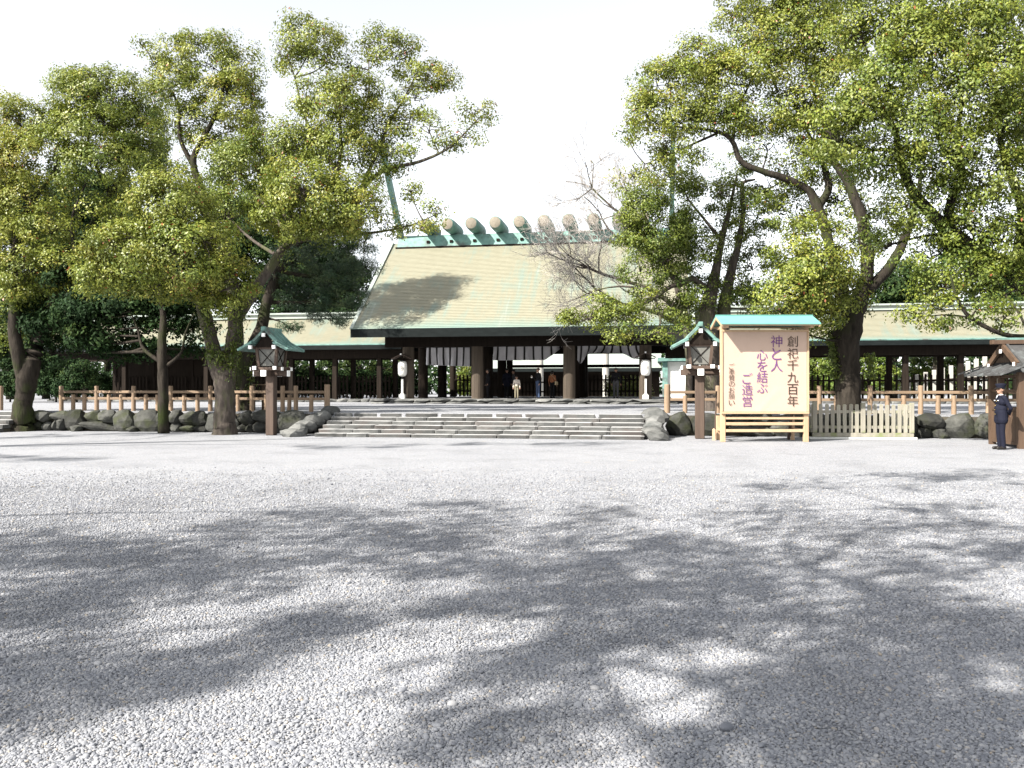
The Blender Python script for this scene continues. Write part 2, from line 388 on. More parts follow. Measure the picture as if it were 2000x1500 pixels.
def LB(Z, pts):            # limb from photo columns/rows: (px, py, dz, r)
    return [(W(px, py, Z+dz), r) for px, py, dz, r in pts]
def BB(Z, rows):           # blobs: (px, py, rx, ry, dz, dens, hue)
    out = []
    for px, py, rx, ry, dz, dn, h in rows:
        z = Z+dz; k = z/F
        out.append((W(px, py, z), (rx*k, (rx+ry)*.5*k*.85, ry*k), dn, h))
    return out

# ------------------------------------------------------------------ ground and terrace
TZ = 0.735
mb = MB(); mb.add([(-400, -200, 0), (400, -200, 0), (400, 700, 0), (-400, 700, 0)], [(0, 1, 2, 3)])
g = mb.build('ground', M['gravel']); tag(g, 'flat pale grey gravel forecourt in front of the steps', 'ground', kind='structure')
SX0, SX1 = -10.95, -0.2            # stair width
mb = MB()
ed = [(-80, 28.15), (-26.6, 28.15), (-26.6, 27.75), (-23.1, 27.75), (-23.1, 28.15), (SX0-.15, 28.15), (SX0-.15, 27.62), (SX1+.15, 27.62), (SX1+.15, 28.75), (80, 28.75)]
n = len(ed); vs = [(x, y, TZ) for x, y in ed] + [(x, y, -.3) for x, y in ed] + [(80, 140, TZ), (-80, 140, TZ)]
fs = [tuple(range(n)) + (2*n, 2*n+1)] + [(i, n+i, n+i+1, i+1) for i in range(n-1)]
mb.add(vs, fs)
o = mb.build('terrace', M['gravel']); tag(o, 'raised gravel terrace behind the steps and stone walls', 'terrace', kind='structure')

def wb(mb, name, mats, root, **k):
    o = mb.build(name, mats, root, **k); o.location = -root.location; return o

# pebbles lying on the near ground
def make_pebbles():
    P = []
    for z0, z1, d in ((2.8, 5.0, 11000), (5.0, 8.0, 6500), (8.0, 17.0, 3600)):
        cell = 1/math.sqrt(d)
        w1 = .66*z1+1.0
        xs = np.arange(-w1, w1, cell); zs = np.arange(z0, z1, cell)
        X, Zz = np.meshgrid(xs, zs); X = X.ravel(); Zz = Zz.ravel()
        X = X+(rng.random(len(X))-.5)*cell*1.5; Zz = Zz+(rng.random(len(Zz))-.5)*cell*1.5
        k = np.abs(X) < .66*Zz+1.0
        k &= rng.random(len(Zz)) < np.clip(1-(Zz-7)/10, 0, 1)**1.7
        P.append(np.stack([X[k], Zz[k]], 1))
    P = np.vstack(P); n = len(P)
    # bare, sandy patches
    q = np.sin(P[:, 0]*2.1+1)*np.sin(P[:, 1]*2.7+.5)+np.sin(P[:, 0]*5.3+P[:, 1]*1.7)*.5
    keep = (q < 1.22) | (rng.random(n) < .35)
    P = P[keep]; n = len(P)
    me = bpy.data.meshes.new('loose_gravel')
    co = np.zeros((n, 3), np.float32)
    co[:, :] = RIGHT[None]*P[:, :1]+FWD[None]*P[:, 1:]; 
    sc = np.exp(rng.normal(size=n)*.3)*.0057*(1+.035*np.minimum(np.maximum(P[:, 1]-5, 0), 6))
    big = rng.random(n) < .015; sc[big] *= 1.5
    scale = np.stack([sc*(1+.45*rng.random(n)), sc*(.8+.4*rng.random(n)), sc*(.5+.35*rng.random(n))], 1).astype(np.float32)
    co[:, 2] = scale[:, 2]*.55+rng.random(n)*.003
    me.vertices.add(n); me.vertices.foreach_set('co', co.ravel())
    rot = np.stack([rng.normal(size=n)*.35, rng.normal(size=n)*.35, rng.random(n)*6.28], 1).astype(np.float32)
    for nm, ar in (('psc', scale), ('prot', rot)):
        at = me.attributes.new(nm, 'FLOAT_VECTOR', 'POINT'); at.data.foreach_set('vector', ar.ravel())
    o = link('loose_gravel', me); tag(o, 'loose grey pebbles strewn over the forecourt', 'gravel', kind='stuff')
    me.materials.append(M['pebble'])
    ng = bpy.data.node_groups.new('pebbles', 'GeometryNodeTree')
    ng.interface.new_socket('Geometry', in_out='INPUT', socket_type='NodeSocketGeometry')
    ng.interface.new_socket('Geometry', in_out='OUTPUT', socket_type='NodeSocketGeometry')
    N = ng.nodes; Lk = ng.links
    gi = N.new('NodeGroupInput'); go = N.new('NodeGroupOutput')
    ico = N.new('GeometryNodeMeshIcoSphere'); ico.inputs['Radius'].default_value = 1.0; ico.inputs['Subdivisions'].default_value = 2
    ssm = N.new('GeometryNodeSetShadeSmooth')
    sm = N.new('GeometryNodeSetMaterial'); sm.inputs['Material'].default_value = M['pebble']
    inst = N.new('GeometryNodeInstanceOnPoints')
    a1 = N.new('GeometryNodeInputNamedAttribute'); a1.data_type = 'FLOAT_VECTOR'; a1.inputs['Name'].default_value = 'psc'
    a2 = N.new('GeometryNodeInputNamedAttribute'); a2.data_type = 'FLOAT_VECTOR'; a2.inputs['Name'].default_value = 'prot'
    Lk.new(gi.outputs[0], inst.inputs['Points']); Lk.new(ico.outputs[0], ssm.inputs[0]); Lk.new(ssm.outputs[0], sm.inputs[0]); Lk.new(sm.outputs[0], inst.inputs['Instance'])
    Lk.new(a2.outputs[0], inst.inputs['Rotation']); Lk.new(a1.outputs[0], inst.inputs['Scale']); Lk.new(inst.outputs[0], go.inputs[0])
    md = o.modifiers.new('pebbles', 'NODES'); md.node_group = ng
make_pebbles()

# ------------------------------------------------------------------ stones
def rock_mesh(seed, mat, sub=2, boxy=.0):
    r = random.Random(seed)
    bm = bmesh.new(); bmesh.ops.create_icosphere(bm, subdivisions=sub, radius=1.0)
    planes = []
    for _ in range(16):
        v = Vector((r.gauss(0, 1), r.gauss(0, 1), r.gauss(0, 1))).normalized(); planes.append((v, r.uniform(.52, .86)))
    for v in bm.verts:
        p = v.co
        if boxy:
            m = max(abs(p.x), abs(p.y), abs(p.z)); p = p.lerp(p/m, boxy)
        for nn, d in planes:
            e = p.dot(nn)-d*(1+boxy*.55)
            if e > 0: p = p-nn*e*.92
        v.co = p*(1+r.uniform(-.03, .03))
    me = bpy.data.meshes.new('stone'); bm.to_mesh(me); bm.free(); me.materials.append(mat); return me
ROCK_D = [rock_mesh(i, M['dark_stone'], 2, .62) for i in range(9)]
ROCK_L = [rock_mesh(50+i, M['stone'], 2, .4) for i in range(7)]
KERB = [rock_mesh(90+i, M['stone'], 2, .85) for i in range(6)]

def retaining_wall(x0, x1, yf, label, seed, h=TZ):
    r = random.Random(seed)
    root = empty('stone_wall', ((x0+x1)/2, yf+.2, 0)); tag(root, label, 'stone wall', 'rough stone walls holding up the terrace')
    L = np.array(root.location)
    mb = MB(); mb.box(x0, x1, yf+.19, yf+.33, -.2, h-.06); wb(mb, 'wall_core', M['soil'], root)
    x = x0
    while x < x1-.15:
        wd = min(r.uniform(.55, 1.35), x1-x)
        if r.random() < .4:         # one tall stone
            cols = [(0, h*1.02, wd)]
        else:
            hb = r.uniform(.36, .62)*h; cols = [(0, hb, wd), (hb-.02, h*r.uniform(.97, 1.06), wd)]
        for z0, z1, ww in cols:
            parts = [(x, ww)] if (z1-z0 > .5 or r.random() < .45) else [(x, ww*.52), (x+ww*.52, ww*.48)]
            for xs, wx in parts:
                o = link('stone', r.choice(ROCK_D), root, (xs+wx/2-L[0], yf+.12-L[1]+r.uniform(-.07, .05), (z0+z1)/2), (r.uniform(-.12, .12), r.uniform(-.15, .15), r.uniform(-.2, .2)),
                     (wx*.60, r.uniform(.25, .34), (z1-z0)*.60))
        x += wd
    # a few loose stones at the foot
    for _ in range(int((x1-x0)*.35)):
        s = r.uniform(.12, .26)
        link('stone', r.choice(ROCK_D), root, (r.uniform(x0+.2, x1-.2)-L[0], yf-.12-r.random()*.15-L[1], s*.5), (0, 0, r.random()*3), (s*1.3, s, s*.8))
    return root
retaining_wall(-22.9, SX0-.45, 27.75, 'dark mossy boulder wall under the long log railing beside the tree trunks', 3)
retaining_wall(SX1+.75, 26, 28.35, 'grey boulder wall behind the announcement board and weathered picket fence', 4)
retaining_wall(-48, -26.7, 27.75, 'dark boulder wall beyond the narrow side steps', 5)

def stairs(x0, x1, y0, nst, rise, tread, label, seed):
    r = random.Random(seed)
    root = empty('stone_stairs', ((x0+x1)/2, y0+nst*tread/2, 0)); tag(root, label, 'stairs')
    L = np.array(root.location)
    shapes = []
    for i in range(6):
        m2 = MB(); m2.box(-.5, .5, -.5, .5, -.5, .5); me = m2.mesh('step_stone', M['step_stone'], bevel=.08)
        bm = bmesh.new(); bm.from_mesh(me)
        for v in bm.verts: v.co += Vector((r.uniform(-.012, .012), r.uniform(-.03, .03), r.uniform(-.03, .03)))
        bm.to_mesh(me); bm.free(); shapes.append(me)
    for s in range(nst):
        x = x0; y = y0+s*tread
        while x < x1-.02:
            wd = min(r.uniform(.7, 1.5), x1-x)
            if x1-x-wd < .4: wd = x1-x
            dep = tread+.12
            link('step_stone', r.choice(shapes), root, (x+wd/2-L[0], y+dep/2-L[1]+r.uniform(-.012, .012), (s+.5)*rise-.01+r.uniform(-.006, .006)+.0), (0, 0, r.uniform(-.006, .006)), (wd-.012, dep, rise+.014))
            x += wd
    mb = MB()
    for s in range(nst): mb.box(x0+.02, x1-.02, y0+s*tread+tread*.9, y0+nst*tread+.1, -.1 if s == 0 else s*rise-.02, (s+1)*rise-.03)
    wb(mb, 'stair_core', M['soil'], root)
    return root, r
RISE = TZ/6
st, r = stairs(SX0, SX1, 25.85, 6, RISE, .35, 'wide flight of six grey stone steps up to the terrace', 11)
L = np.array(st.location)
for side in (-1, 1):           # boulders flanking the steps
    xe = SX0-.28 if side < 0 else SX1+.32
    for k in range(6):
        t = k/5
        s = r.uniform(.30, .40) if side < 0 else r.uniform(.33, .46)
        link('flank_stone', r.choice(ROCK_L), st, (xe-L[0]+side*.45*(1-t)*(1 if side < 0 else .1)+r.uniform(-.05, .05), 25.75+t*2.1-L[1], .08+t*(TZ-.06)), (r.uniform(-.2, .2), r.uniform(-.2, .2), r.random()*3), (s, s*1.05, .22+.05*t))
stairs(-26.6, -23.15, 26.2, 5, TZ/5, .32, 'narrow side steps at the foot of the yellowish camphor', 12)

# ------------------------------------------------------------------ shrine gate
GC = -7.05
PZ = 1.0
def kerb_run(root, x0, x1, y, z0, z1, seed, dep=.5, courses=1, lo=.6, hi=1.5):
    r = random.Random(seed); L = np.array(root.location)
    for c in range(courses):
        h = (z1-z0)/courses; x = x0
        while x < x1-.05:
            wd = min(r.uniform(lo, hi), x1-x)
            if x1-x-wd < .3: wd = x1-x
            link('kerb_stone', r.choice(KERB), root, (x+wd/2-L[0], y+dep*.4-L[1]+r.uniform(-.03, .03), z0+(c+.5)*h-L[2]+r.uniform(-.01, .012)), (r.uniform(-.03, .03), r.uniform(-.02, .02), r.uniform(-.04, .04)), (wd*.535, dep*.5, h*.62))
            x += wd
plat = empty('stone_platform', (GC, 51, TZ)); tag(plat, 'low stone platform with rough kerb stones under the shrine gate', 'platform')
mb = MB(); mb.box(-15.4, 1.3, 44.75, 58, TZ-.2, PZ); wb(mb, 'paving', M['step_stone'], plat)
kerb_run(plat, -15.5, 1.35, 44.5, TZ-.04, PZ, 21, .6, 2, .7, 1.6)

gate = empty('shrine_gate', (GC, 51, PZ)); tag(gate, 'large wooden shrine gate with steep pale copper roof and ridge logs', 'shrine gate')
GL = np.array(gate.location)
COLX = [-13.62, -9.6, -4.43, -.28]
def column_mesh(r0, h, mat):
    m = MB(); m.lathe([(r0*1.03, 0), (r0, .1), (r0*.985, h*.6), (r0*.96, h)], 20); return m.mesh('column', mat, smooth=False)
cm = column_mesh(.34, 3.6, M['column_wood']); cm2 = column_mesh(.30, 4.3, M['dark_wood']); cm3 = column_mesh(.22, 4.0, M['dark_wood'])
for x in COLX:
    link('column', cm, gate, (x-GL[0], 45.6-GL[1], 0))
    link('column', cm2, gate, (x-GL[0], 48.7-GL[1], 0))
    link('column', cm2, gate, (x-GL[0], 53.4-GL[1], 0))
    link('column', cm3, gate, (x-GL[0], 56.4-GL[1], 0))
def gbox(nm, mat, *a):
    m = MB(); m.box(*a); return wb(m, nm, mat, gate)
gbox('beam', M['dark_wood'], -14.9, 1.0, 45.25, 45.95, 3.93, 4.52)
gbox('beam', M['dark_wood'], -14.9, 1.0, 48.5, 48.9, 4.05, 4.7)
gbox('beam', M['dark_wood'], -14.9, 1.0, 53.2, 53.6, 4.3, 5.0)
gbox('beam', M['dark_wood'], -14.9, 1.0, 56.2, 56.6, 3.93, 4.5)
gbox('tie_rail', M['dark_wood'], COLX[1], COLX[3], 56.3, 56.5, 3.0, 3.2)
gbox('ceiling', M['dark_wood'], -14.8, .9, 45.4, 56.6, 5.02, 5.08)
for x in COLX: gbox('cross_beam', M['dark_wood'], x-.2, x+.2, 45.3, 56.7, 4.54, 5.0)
RX0, RX1 = GC-9.25, GC+9.25
EY, EZ, RY, RZ = 43.5, 4.84, 51.0, 10.85
def roof_slope(x0, x1, ey, ez, ry, rz, n, lip=.020):
    """stepped courses from eave to ridge"""
    m = MB(); d = np.array([ry-ey, rz-ez]); Ls = np.linalg.norm(d); d /= Ls; nn = np.array([-d[1], d[0]])
    if nn[1] < 0: nn = -nn
    pr = []
    for i in range(n):
        a = np.array([ey, ez])+d*Ls*i/n; b = np.array([ey, ez])+d*Ls*(i+1)/n
        pr.append(a+nn*lip); pr.append(b)
    vs = []; fs = []
    for y, z in pr: vs += [(x0, y, z), (x1, y, z)]
    for i in range(len(pr)-1):
        q = (2*i, 2*i+1, 2*i+3, 2*i+2)
        fs.append(q if ry > ey else q[::-1])
    m.add(vs, fs); return m
def roof_under(x0, x1, ey, ez, ry, rz, th, mat_top_edges=True):
    m = MB()
    vs = [(x0, ey, ez), (x1, ey, ez), (x1, ry, rz), (x0, ry, rz), (x0, ey+.001, ez-th), (x1, ey+.001, ez-th), (x1, ry, rz-th), (x0, ry, rz-th)]
    m.add(vs, [(0, 1, 5, 4), (4, 5, 6, 7), (0, 4, 7, 3), (1, 2, 6, 5)]); return m
wb(roof_slope(RX0, RX1, EY, EZ, RY, RZ, 62), 'roof_slope', M['roof'], gate)
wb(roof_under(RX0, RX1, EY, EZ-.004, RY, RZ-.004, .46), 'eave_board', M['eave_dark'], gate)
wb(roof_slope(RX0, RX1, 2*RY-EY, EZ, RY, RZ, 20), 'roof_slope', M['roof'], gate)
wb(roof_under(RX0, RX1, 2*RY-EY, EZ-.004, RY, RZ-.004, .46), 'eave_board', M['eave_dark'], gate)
for x in (RX0+.03, RX1-.03):      # copper edge along the gable
    m = MB(); m.bar((x, EY+.05, EZ+.03), (x, RY-.1, RZ+.05), .2, .07); wb(m, 'verge', M['pale_copper'], gate)
m = MB(); m.bar((RX0, EY+.05, EZ-.02), (RX1, EY+.05, EZ-.02), .08, .06); wb(m, 'eave_strip', M['teal_copper'], gate)
for x in (COLX[0]-.6, COLX[3]+.6):   # gable walls
    m = MB(); m.add([(x-.06, 45.6, 4.5), (x-.06, 56.4, 4.5), (x-.06, 51, 9.6), (x+.06, 45.6, 4.5), (x+.06, 56.4, 4.5), (x+.06, 51, 9.6)], [(0, 1, 2), (3, 5, 4), (0, 2, 5, 3), (1, 4, 5, 2), (0, 3, 4, 1)])
    wb(m, 'gable_wall', M['dark_wood'], gate)
# ridge
m = MB(); x0, x1 = GC-8.75, GC+8.75
pr = [(50.42, 10.44), (50.56, 10.82), (50.72, 11.25), (51.28, 11.25), (51.44, 10.82), (51.58, 10.44)]
m.add([(x0, y, z) for y, z in pr]+[(x1, y, z) for y, z in pr], [(i, i+6, i+7, i+1) for i in range(5)]+[(5, 4, 3, 2, 1, 0), (6, 7, 8, 9, 10, 11)])
wb(m, 'ridge_cover', M['teal_copper'], gate)
m = MB(); m.box(x0-.1, x1+.1, 50.38, 50.44, 10.40, 10.50); wb(m, 'ridge_edge', M['dark_wood'], gate)
lm = MB(); k = 22
prof = [(.34, 0), (.375, .02), (.40, .25), (.415, .9), (.41, 1.6), (.40, 2.6), (.36, 2.95)]
vs = []; 
for r_, y_ in prof:
    for j in range(k): a = 2*math.pi*j/k; vs.append((r_*math.cos(a), y_, r_*math.sin(a)))
lm.add(vs, [(i*k+j, (i+1)*k+j, (i+1)*k+(j+1) % k, i*k+(j+1) % k) for i in range(len(prof)-1) for j in range(k)])
log_mesh = lm.mesh('ridge_log', M['teal_copper'], smooth=True)
le = MB(); vs = [(0, -.05, 0)]
for r_, y_ in ((.2, -.04), (.335, .0)):
    for j in range(k): a = 2*math.pi*j/k; vs.append((r_*math.cos(a), y_, r_*math.sin(a)))
le.add(vs, [(0, 1+j, 1+(j+1) % k) for j in range(k)]+[(1+j, 1+k+j, 1+k+(j+1) % k, 1+(j+1) % k) for j in range(k)])
log_end_mesh = le.mesh('log_end', M['log_end'], smooth=True)
for i in range(10):
    x = GC-.05+(i-4.5)*1.49
    lo = link('ridge_log', log_mesh, gate, (x-GL[0], 49.5-GL[1], 11.70-GL[2]))
    link('log_end', log_end_mesh, lo)
    m = MB(); m.box(x-.09, x+.09, 50.45, 50.60, 10.72, 10.88); wb(m, 'ridge_peg', M['dark_wood'], gate)
for sx in (-1, 1):               # forked finials, seen edge-on
    x = GC-.15+sx*8.45
    m = MB(); m.bar((x, 51.9, 9.9), (x, 46.6, 16.2), .40, .27, up=(1, 0, 0))
    fo = wb(m, 'finial', M['teal_copper'], gate)
    m = MB(); m.bar((x, 48.3, 14.12), (x, 46.9, 15.80), .16, .10, up=(1, 0, 0)); wb(m, 'finial_slot', M['dark_wood'], fo).location = (0, 0, 0)

# ------------------------------------------------------------------ corridors either side
def corridor(x0, x1, colxs, label, seed, walls=()):
    root = empty('roofed_corridor', ((x0+x1)/2, 51, TZ)); tag(root, label, 'corridor', 'corridors flanking the gate')
    L = np.array(root.location)
    ey, ez, ry, rz = 48.35, 4.29, 51.0, 6.25
    for yy in (ey, 2*ry-ey):
        wb(roof_slope(x0, x1, yy, ez, ry, rz, 26 if yy < ry else 10, .022), 'roof_slope', M['roof'], root)
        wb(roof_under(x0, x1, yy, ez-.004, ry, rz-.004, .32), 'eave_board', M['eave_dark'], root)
    m = MB(); m.box(x0, x1, 50.6, 51.4, 6.1, 6.36); m.box(x0, x1, 50.45, 51.55, 6.36, 6.46); wb(m, 'ridge_cover', M['pale_copper'], root)
    m = MB(); m.bar((x0, ey+.03, ez-.02), (x1, ey+.03, ez-.02), .09, .07); wb(m, 'eave_strip', M['teal_copper'], root)
    m = MB(); m.box(x0+.3, x1-.1, 49.25, 49.55, 3.46, 4.0); wb(m, 'beam', M['dark_wood'], root)
    m = MB(); m.box(x0+.3, x1-.1, 52.45, 52.75, 3.46, 4.0); wb(m, 'beam', M['dark_wood'], root)
    m = MB(); m.box(-.15, .15, -.15, .15, 0, 2.78); cmesh = m.mesh('post', M['dark_wood'], bevel=.02)
    for x in colxs:
        for y in (49.4, 52.6): link('post', cmesh, root, (x-L[0], y-L[1], TZ-L[2]+.02))
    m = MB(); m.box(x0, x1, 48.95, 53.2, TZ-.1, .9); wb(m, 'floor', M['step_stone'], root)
    kerb_run(root, x0, x1, 48.7, TZ-.05, .92, seed, .45, 1, .5, 1.1)
    for xa, xb in walls:
        m = MB(); m.box(xa, xb, 52.5, 52.56, .9, 3.5); wb(m, 'back_wall', M['dark_wood'], root)
    return root
lcx = [-16.6-2.9*k for k in range(8)]
rcx = [2.6, 5.47]+[8.33+2.87*k for k in range(9)]
corridor(-39.2, RX0+1.4, lcx, 'long corridor with pale shingle roof joining the gate behind the forked camphor', 31, [(-37, -24.2)])
corridor(RX1-1.6, 33, rcx, 'long corridor with pale shingle roof running towards the guard booth', 32)

# dark picket fences between the columns
pk = MB(); pk.add([(-.06, -.02, 0), (.06, -.02, 0), (.06, .02, 0), (-.06, .02, 0), (-.06, -.02, 1.42), (.06, -.02, 1.42), (.06, .02, 1.42), (-.06, .02, 1.42), (0, -.02, 1.5), (0, .02, 1.5)],
   [(0, 3, 2, 1), (0, 1, 5, 8, 4), (2, 3, 7, 9, 6), (1, 2, 6, 9, 8, 5), (3, 0, 4, 8, 9, 7)])
picket_dark = pk.mesh('picket', M['dark_wood'])
def picket_fence(x0, x1, y, z, label, group, pitch=.245, sc=1.0):
    root = empty('picket_fence', ((x0+x1)/2, y, z)); tag(root, label, 'fence', group)
    n = max(2, int((x1-x0)/pitch)); p = (x1-x0)/n
    for i in range(n):
        link('picket', picket_dark, root, ((i+.5)*p-(x1-x0)/2, 0, .04), (0, 0, 0), (1, 1, sc*(1+random.uniform(-.01, .01))))
    for zz in (.35, 1.1):
        m = MB(); m.box(-(x1-x0)/2, (x1-x0)/2, .022, .09, zz*sc, zz*sc+.1); m.build('rail', M['dark_wood'], root)
    return root
GF = 'dark picket fences behind the gate and corridors'
picket_fence(COLX[0]+.3, COLX[1]-.3, 55.6, PZ, 'dark picket fence under the straight-hanging curtain', GF)
picket_fence(COLX[1]+.9, COLX[2]-.3, 55.6, PZ, 'dark picket fence behind the visitors in the gate', GF, sc=.86)
picket_fence(COLX[2]+.3, COLX[3]-.2, 55.6, PZ, 'dark picket fence in front of the bright hedge', GF)
for i in range(len(lcx)-1):
    picket_fence(lcx[i+1]+.15, lcx[i]-.15, 52.2, .9, 'dark picket fence between posts of the corridor by the forked camphor', 'picket fences in the corridor left of the gate')
for i in range(len(rcx)-2):
    picket_fence(rcx[i]+.15, rcx[i+1]-.15, 52.2, .9, 'dark picket fence between posts of the corridor by the guard booth', 'picket fences in the corridor right of the gate', pitch=.3)
# ------------------------------------------------------------------ curtains in the gate
def curtain(x0, x1, ztop, hfun, wav, y, label, nst):
    root = empty('curtain', ((x0+x1)/2, y, ztop)); tag(root, label, 'curtain', 'white curtains with black bands hanging in the gate')
    def P(s, t, off=0):
        h = hfun(s)
        ph = s*nst*2*math.pi/1.3
        yy = -.10*t*math.sin(ph*.7+1)-.35*t*t*max(0, 1.1-h)-.04*math.sin(ph*1.7)*t+off
        xx = x0+(x1-x0)*s+wav(s)*t*t
        return (xx-(x0+x1)/2, yy, -h*t*1.0+.05*(1-t)*0)
    a, b = 60, 12; m = MB()
    m.add([P(i/a, j/b) for j in range(b+1) for i in range(a+1)], [(j*(a+1)+i, j*(a+1)+i+1, (j+1)*(a+1)+i+1, (j+1)*(a+1)+i) for j in range(b) for i in range(a)])
    m.build('cloth', M['cloth'], root, smooth=True)
    for k in range(nst):
        s = (k+.5)/nst; d = .055/(x1-x0); m = MB()
        m.add([P(s+e*d, j/b*(.99), -.012) for j in range(b+1) for e in (-1, 0, 1)], [(j*3+i, j*3+i+1, (j+1)*3+i+1, (j+1)*3+i) for j in range(b) for i in range(2)])
        m.build('band', M['black'], root, smooth=True)
CY = 48.25
curtain(XY(833, CY), XY(926, CY), 4.02, lambda s: 1.15-.12*(1-s), lambda s: .05*math.sin(s*7), CY, 'white curtain with black bands hanging straight in the gate', 7)
curtain(XY(964, CY), XY(1103, CY), 4.08, lambda s: .84 if s < .72 else max(.06, .84*(1-(s-.72)/.28)), lambda s: .1*(s-.3), CY, 'white banded curtain blown up at one corner in the middle bay', 8)
curtain(XY(1128, CY), XY(1250, CY), 4.06, lambda s: .55+.5*math.exp(-((s-.08)/.1)**2)+.28*math.exp(-((s-.85)/.1)**2)-.12*math.sin(s*3.1), lambda s: -.25*math.sin(s*5), CY, 'white banded curtain rippling in the wind beside the paper lantern stand', 8)

# ------------------------------------------------------------------ inner court seen through the gate
hall = empty('inner_hall', (2, 82, TZ)); tag(hall, 'pale low hall roof in the inner court behind the gate', 'hall')
wb(roof_slope(XY(925, 76), XY(1292, 76), 76, 3.42, 80, 5.0, 14), 'roof_slope', M['pale_roof'] if 'pale_roof' in M else M['pale_copper'], hall)
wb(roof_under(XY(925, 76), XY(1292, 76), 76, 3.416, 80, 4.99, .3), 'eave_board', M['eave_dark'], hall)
m = MB(); m.box(XY(930, 78), XY(1288, 78), 78, 82, TZ, 3.4); wb(m, 'wall', M['dark_wood'], hall)
m = MB(); m.lathe([(.28, 0), (.27, 4)], 14); pcm = m.mesh('column', M['pale_wood'])
for px in (1055, 1183): link('column', pcm, hall, (XY(px, 68)-2, 68-82, 0))
side = empty('side_hall', (XY(1320, 74), 76, TZ)); tag(side, 'small hall with teal roof edge and white wall behind the dark pickets', 'hall')
m = MB(); m.box(XY(1297, 74), XY(1360, 74), 74, 77, TZ, 3.9); wb(m, 'wall', M['plaster'], side)
m = MB(); m.box(XY(1285, 73.2), XY(1365, 73.2), 73.2, 78, 3.95, 4.25); wb(m, 'roof_edge', M['teal_copper'], side)
m = MB(); m.box(XY(1296, 73.8)-.1, XY(1296, 73.8)+.35, 73.7, 73.95, TZ, 3.94); wb(m, 'corner_post', M['teal_copper'], side)
# tall capped fence running back on the right
tf = empty('tall_post_fence', (14, 60, TZ)); tag(tf, 'tall stepped fence of pale posts seen beyond the right corridor', 'fence')
pm1 = MB(); pm1.box(-.13, .13, -.13, .13, 0, 1.0); tpm = pm1.mesh('post', M['pale_wood'], bevel=.02)
for i in range(13):
    px = 1742+i*16.5; Y = 66-i*.75
    zt = 1.6+(758-(745-i*3.9))/F*(Y*1.02)
    link('post', tpm, tf, (XY(px, Y)-14, Y-60, 0), (0, 0, 0), (.9, .9, zt-TZ))
for zz in (.5, 1.3):
    m = MB(); m.bar((XY(1742, 66)-14, 6, zz), (XY(1742+198, 57)-14, -3, zz+.25), .1, .14); m.build('rail', M['dark_wood'], tf)

# ------------------------------------------------------------------ log railings
def railing(Y, tall, short, xr, label, seed, th=.95, sh=.62):
    r = random.Random(seed)
    xs = [XY(p, Y) for p in tall]; root = empty('log_railing', ((min(xs)+max(xs))/2, Y, TZ)); tag(root, label, 'railing', 'log railings along the terrace edge')
    L = np.array(root.location)
    def pm_(R, h):
        m = MB(); m.lathe([(R, 0), (R*.99, h*.5), (R*.97, h-.03), (R*.86, h)], 14); return m.mesh('post', M['log_wood'])
    t1 = pm_(.082, th); t2 = pm_(.078, sh)
    for p, x in zip(tall, xs):
        s = 1.28 if p in (639, 1303) else 1.0
        link('tall_post', t1, root, (x-L[0], 0, 0), (r.uniform(-.01, .01), r.uniform(-.012, .012), r.random()*6), (s, s, 1.0+.05*(s > 1)))
    for p in short: link('short_post', t2, root, (XY(p, Y)-L[0], 0, 0), (r.uniform(-.01, .01), r.uniform(-.01, .01), r.random()*6))
    for a, b in xr:
        for z, hh in ((.72, .10), (.47, .10)):
            m = MB(); m.box(XY(a, Y)-L[0], XY(b, Y)-L[0], -.045, .045, z-hh/2, z+hh/2); m.build('rail', M['rail_wood'], root, bevel=.012)
    return root
railing(28.65, [120, 189, 261, 334, 411, 492, 552, 578, 639], [143, 165, 213, 237, 285, 308, 360, 386, 440, 465, 520, 565, 608], [(120, 189), (189, 261), (261, 334), (334, 411), (411, 492), (492, 552), (552, 639)], 'light log railing on the dark boulder wall beside the forked camphor', 41)
railing(29.25, [1303, 1402, 1500, 1600, 1699, 1798, 1897, 1996, 2095], [1338, 1370, 1435, 1467, 1535, 1567, 1633, 1665, 1733, 1765, 1832, 1863, 1930, 1962, 2030, 2062], [(1303, 1402), (1402, 1500), (1500, 1600), (1600, 1699), (1699, 1798), (1798, 1897), (1897, 1996), (1996, 2095)], 'light log railing running behind the announcement board and guard', 42)
railing(28.65, [2, -70, -140], [-22, -46, -94, -118], [(2, -70), (-70, -140)], 'short length of log railing past the narrow side steps', 43)

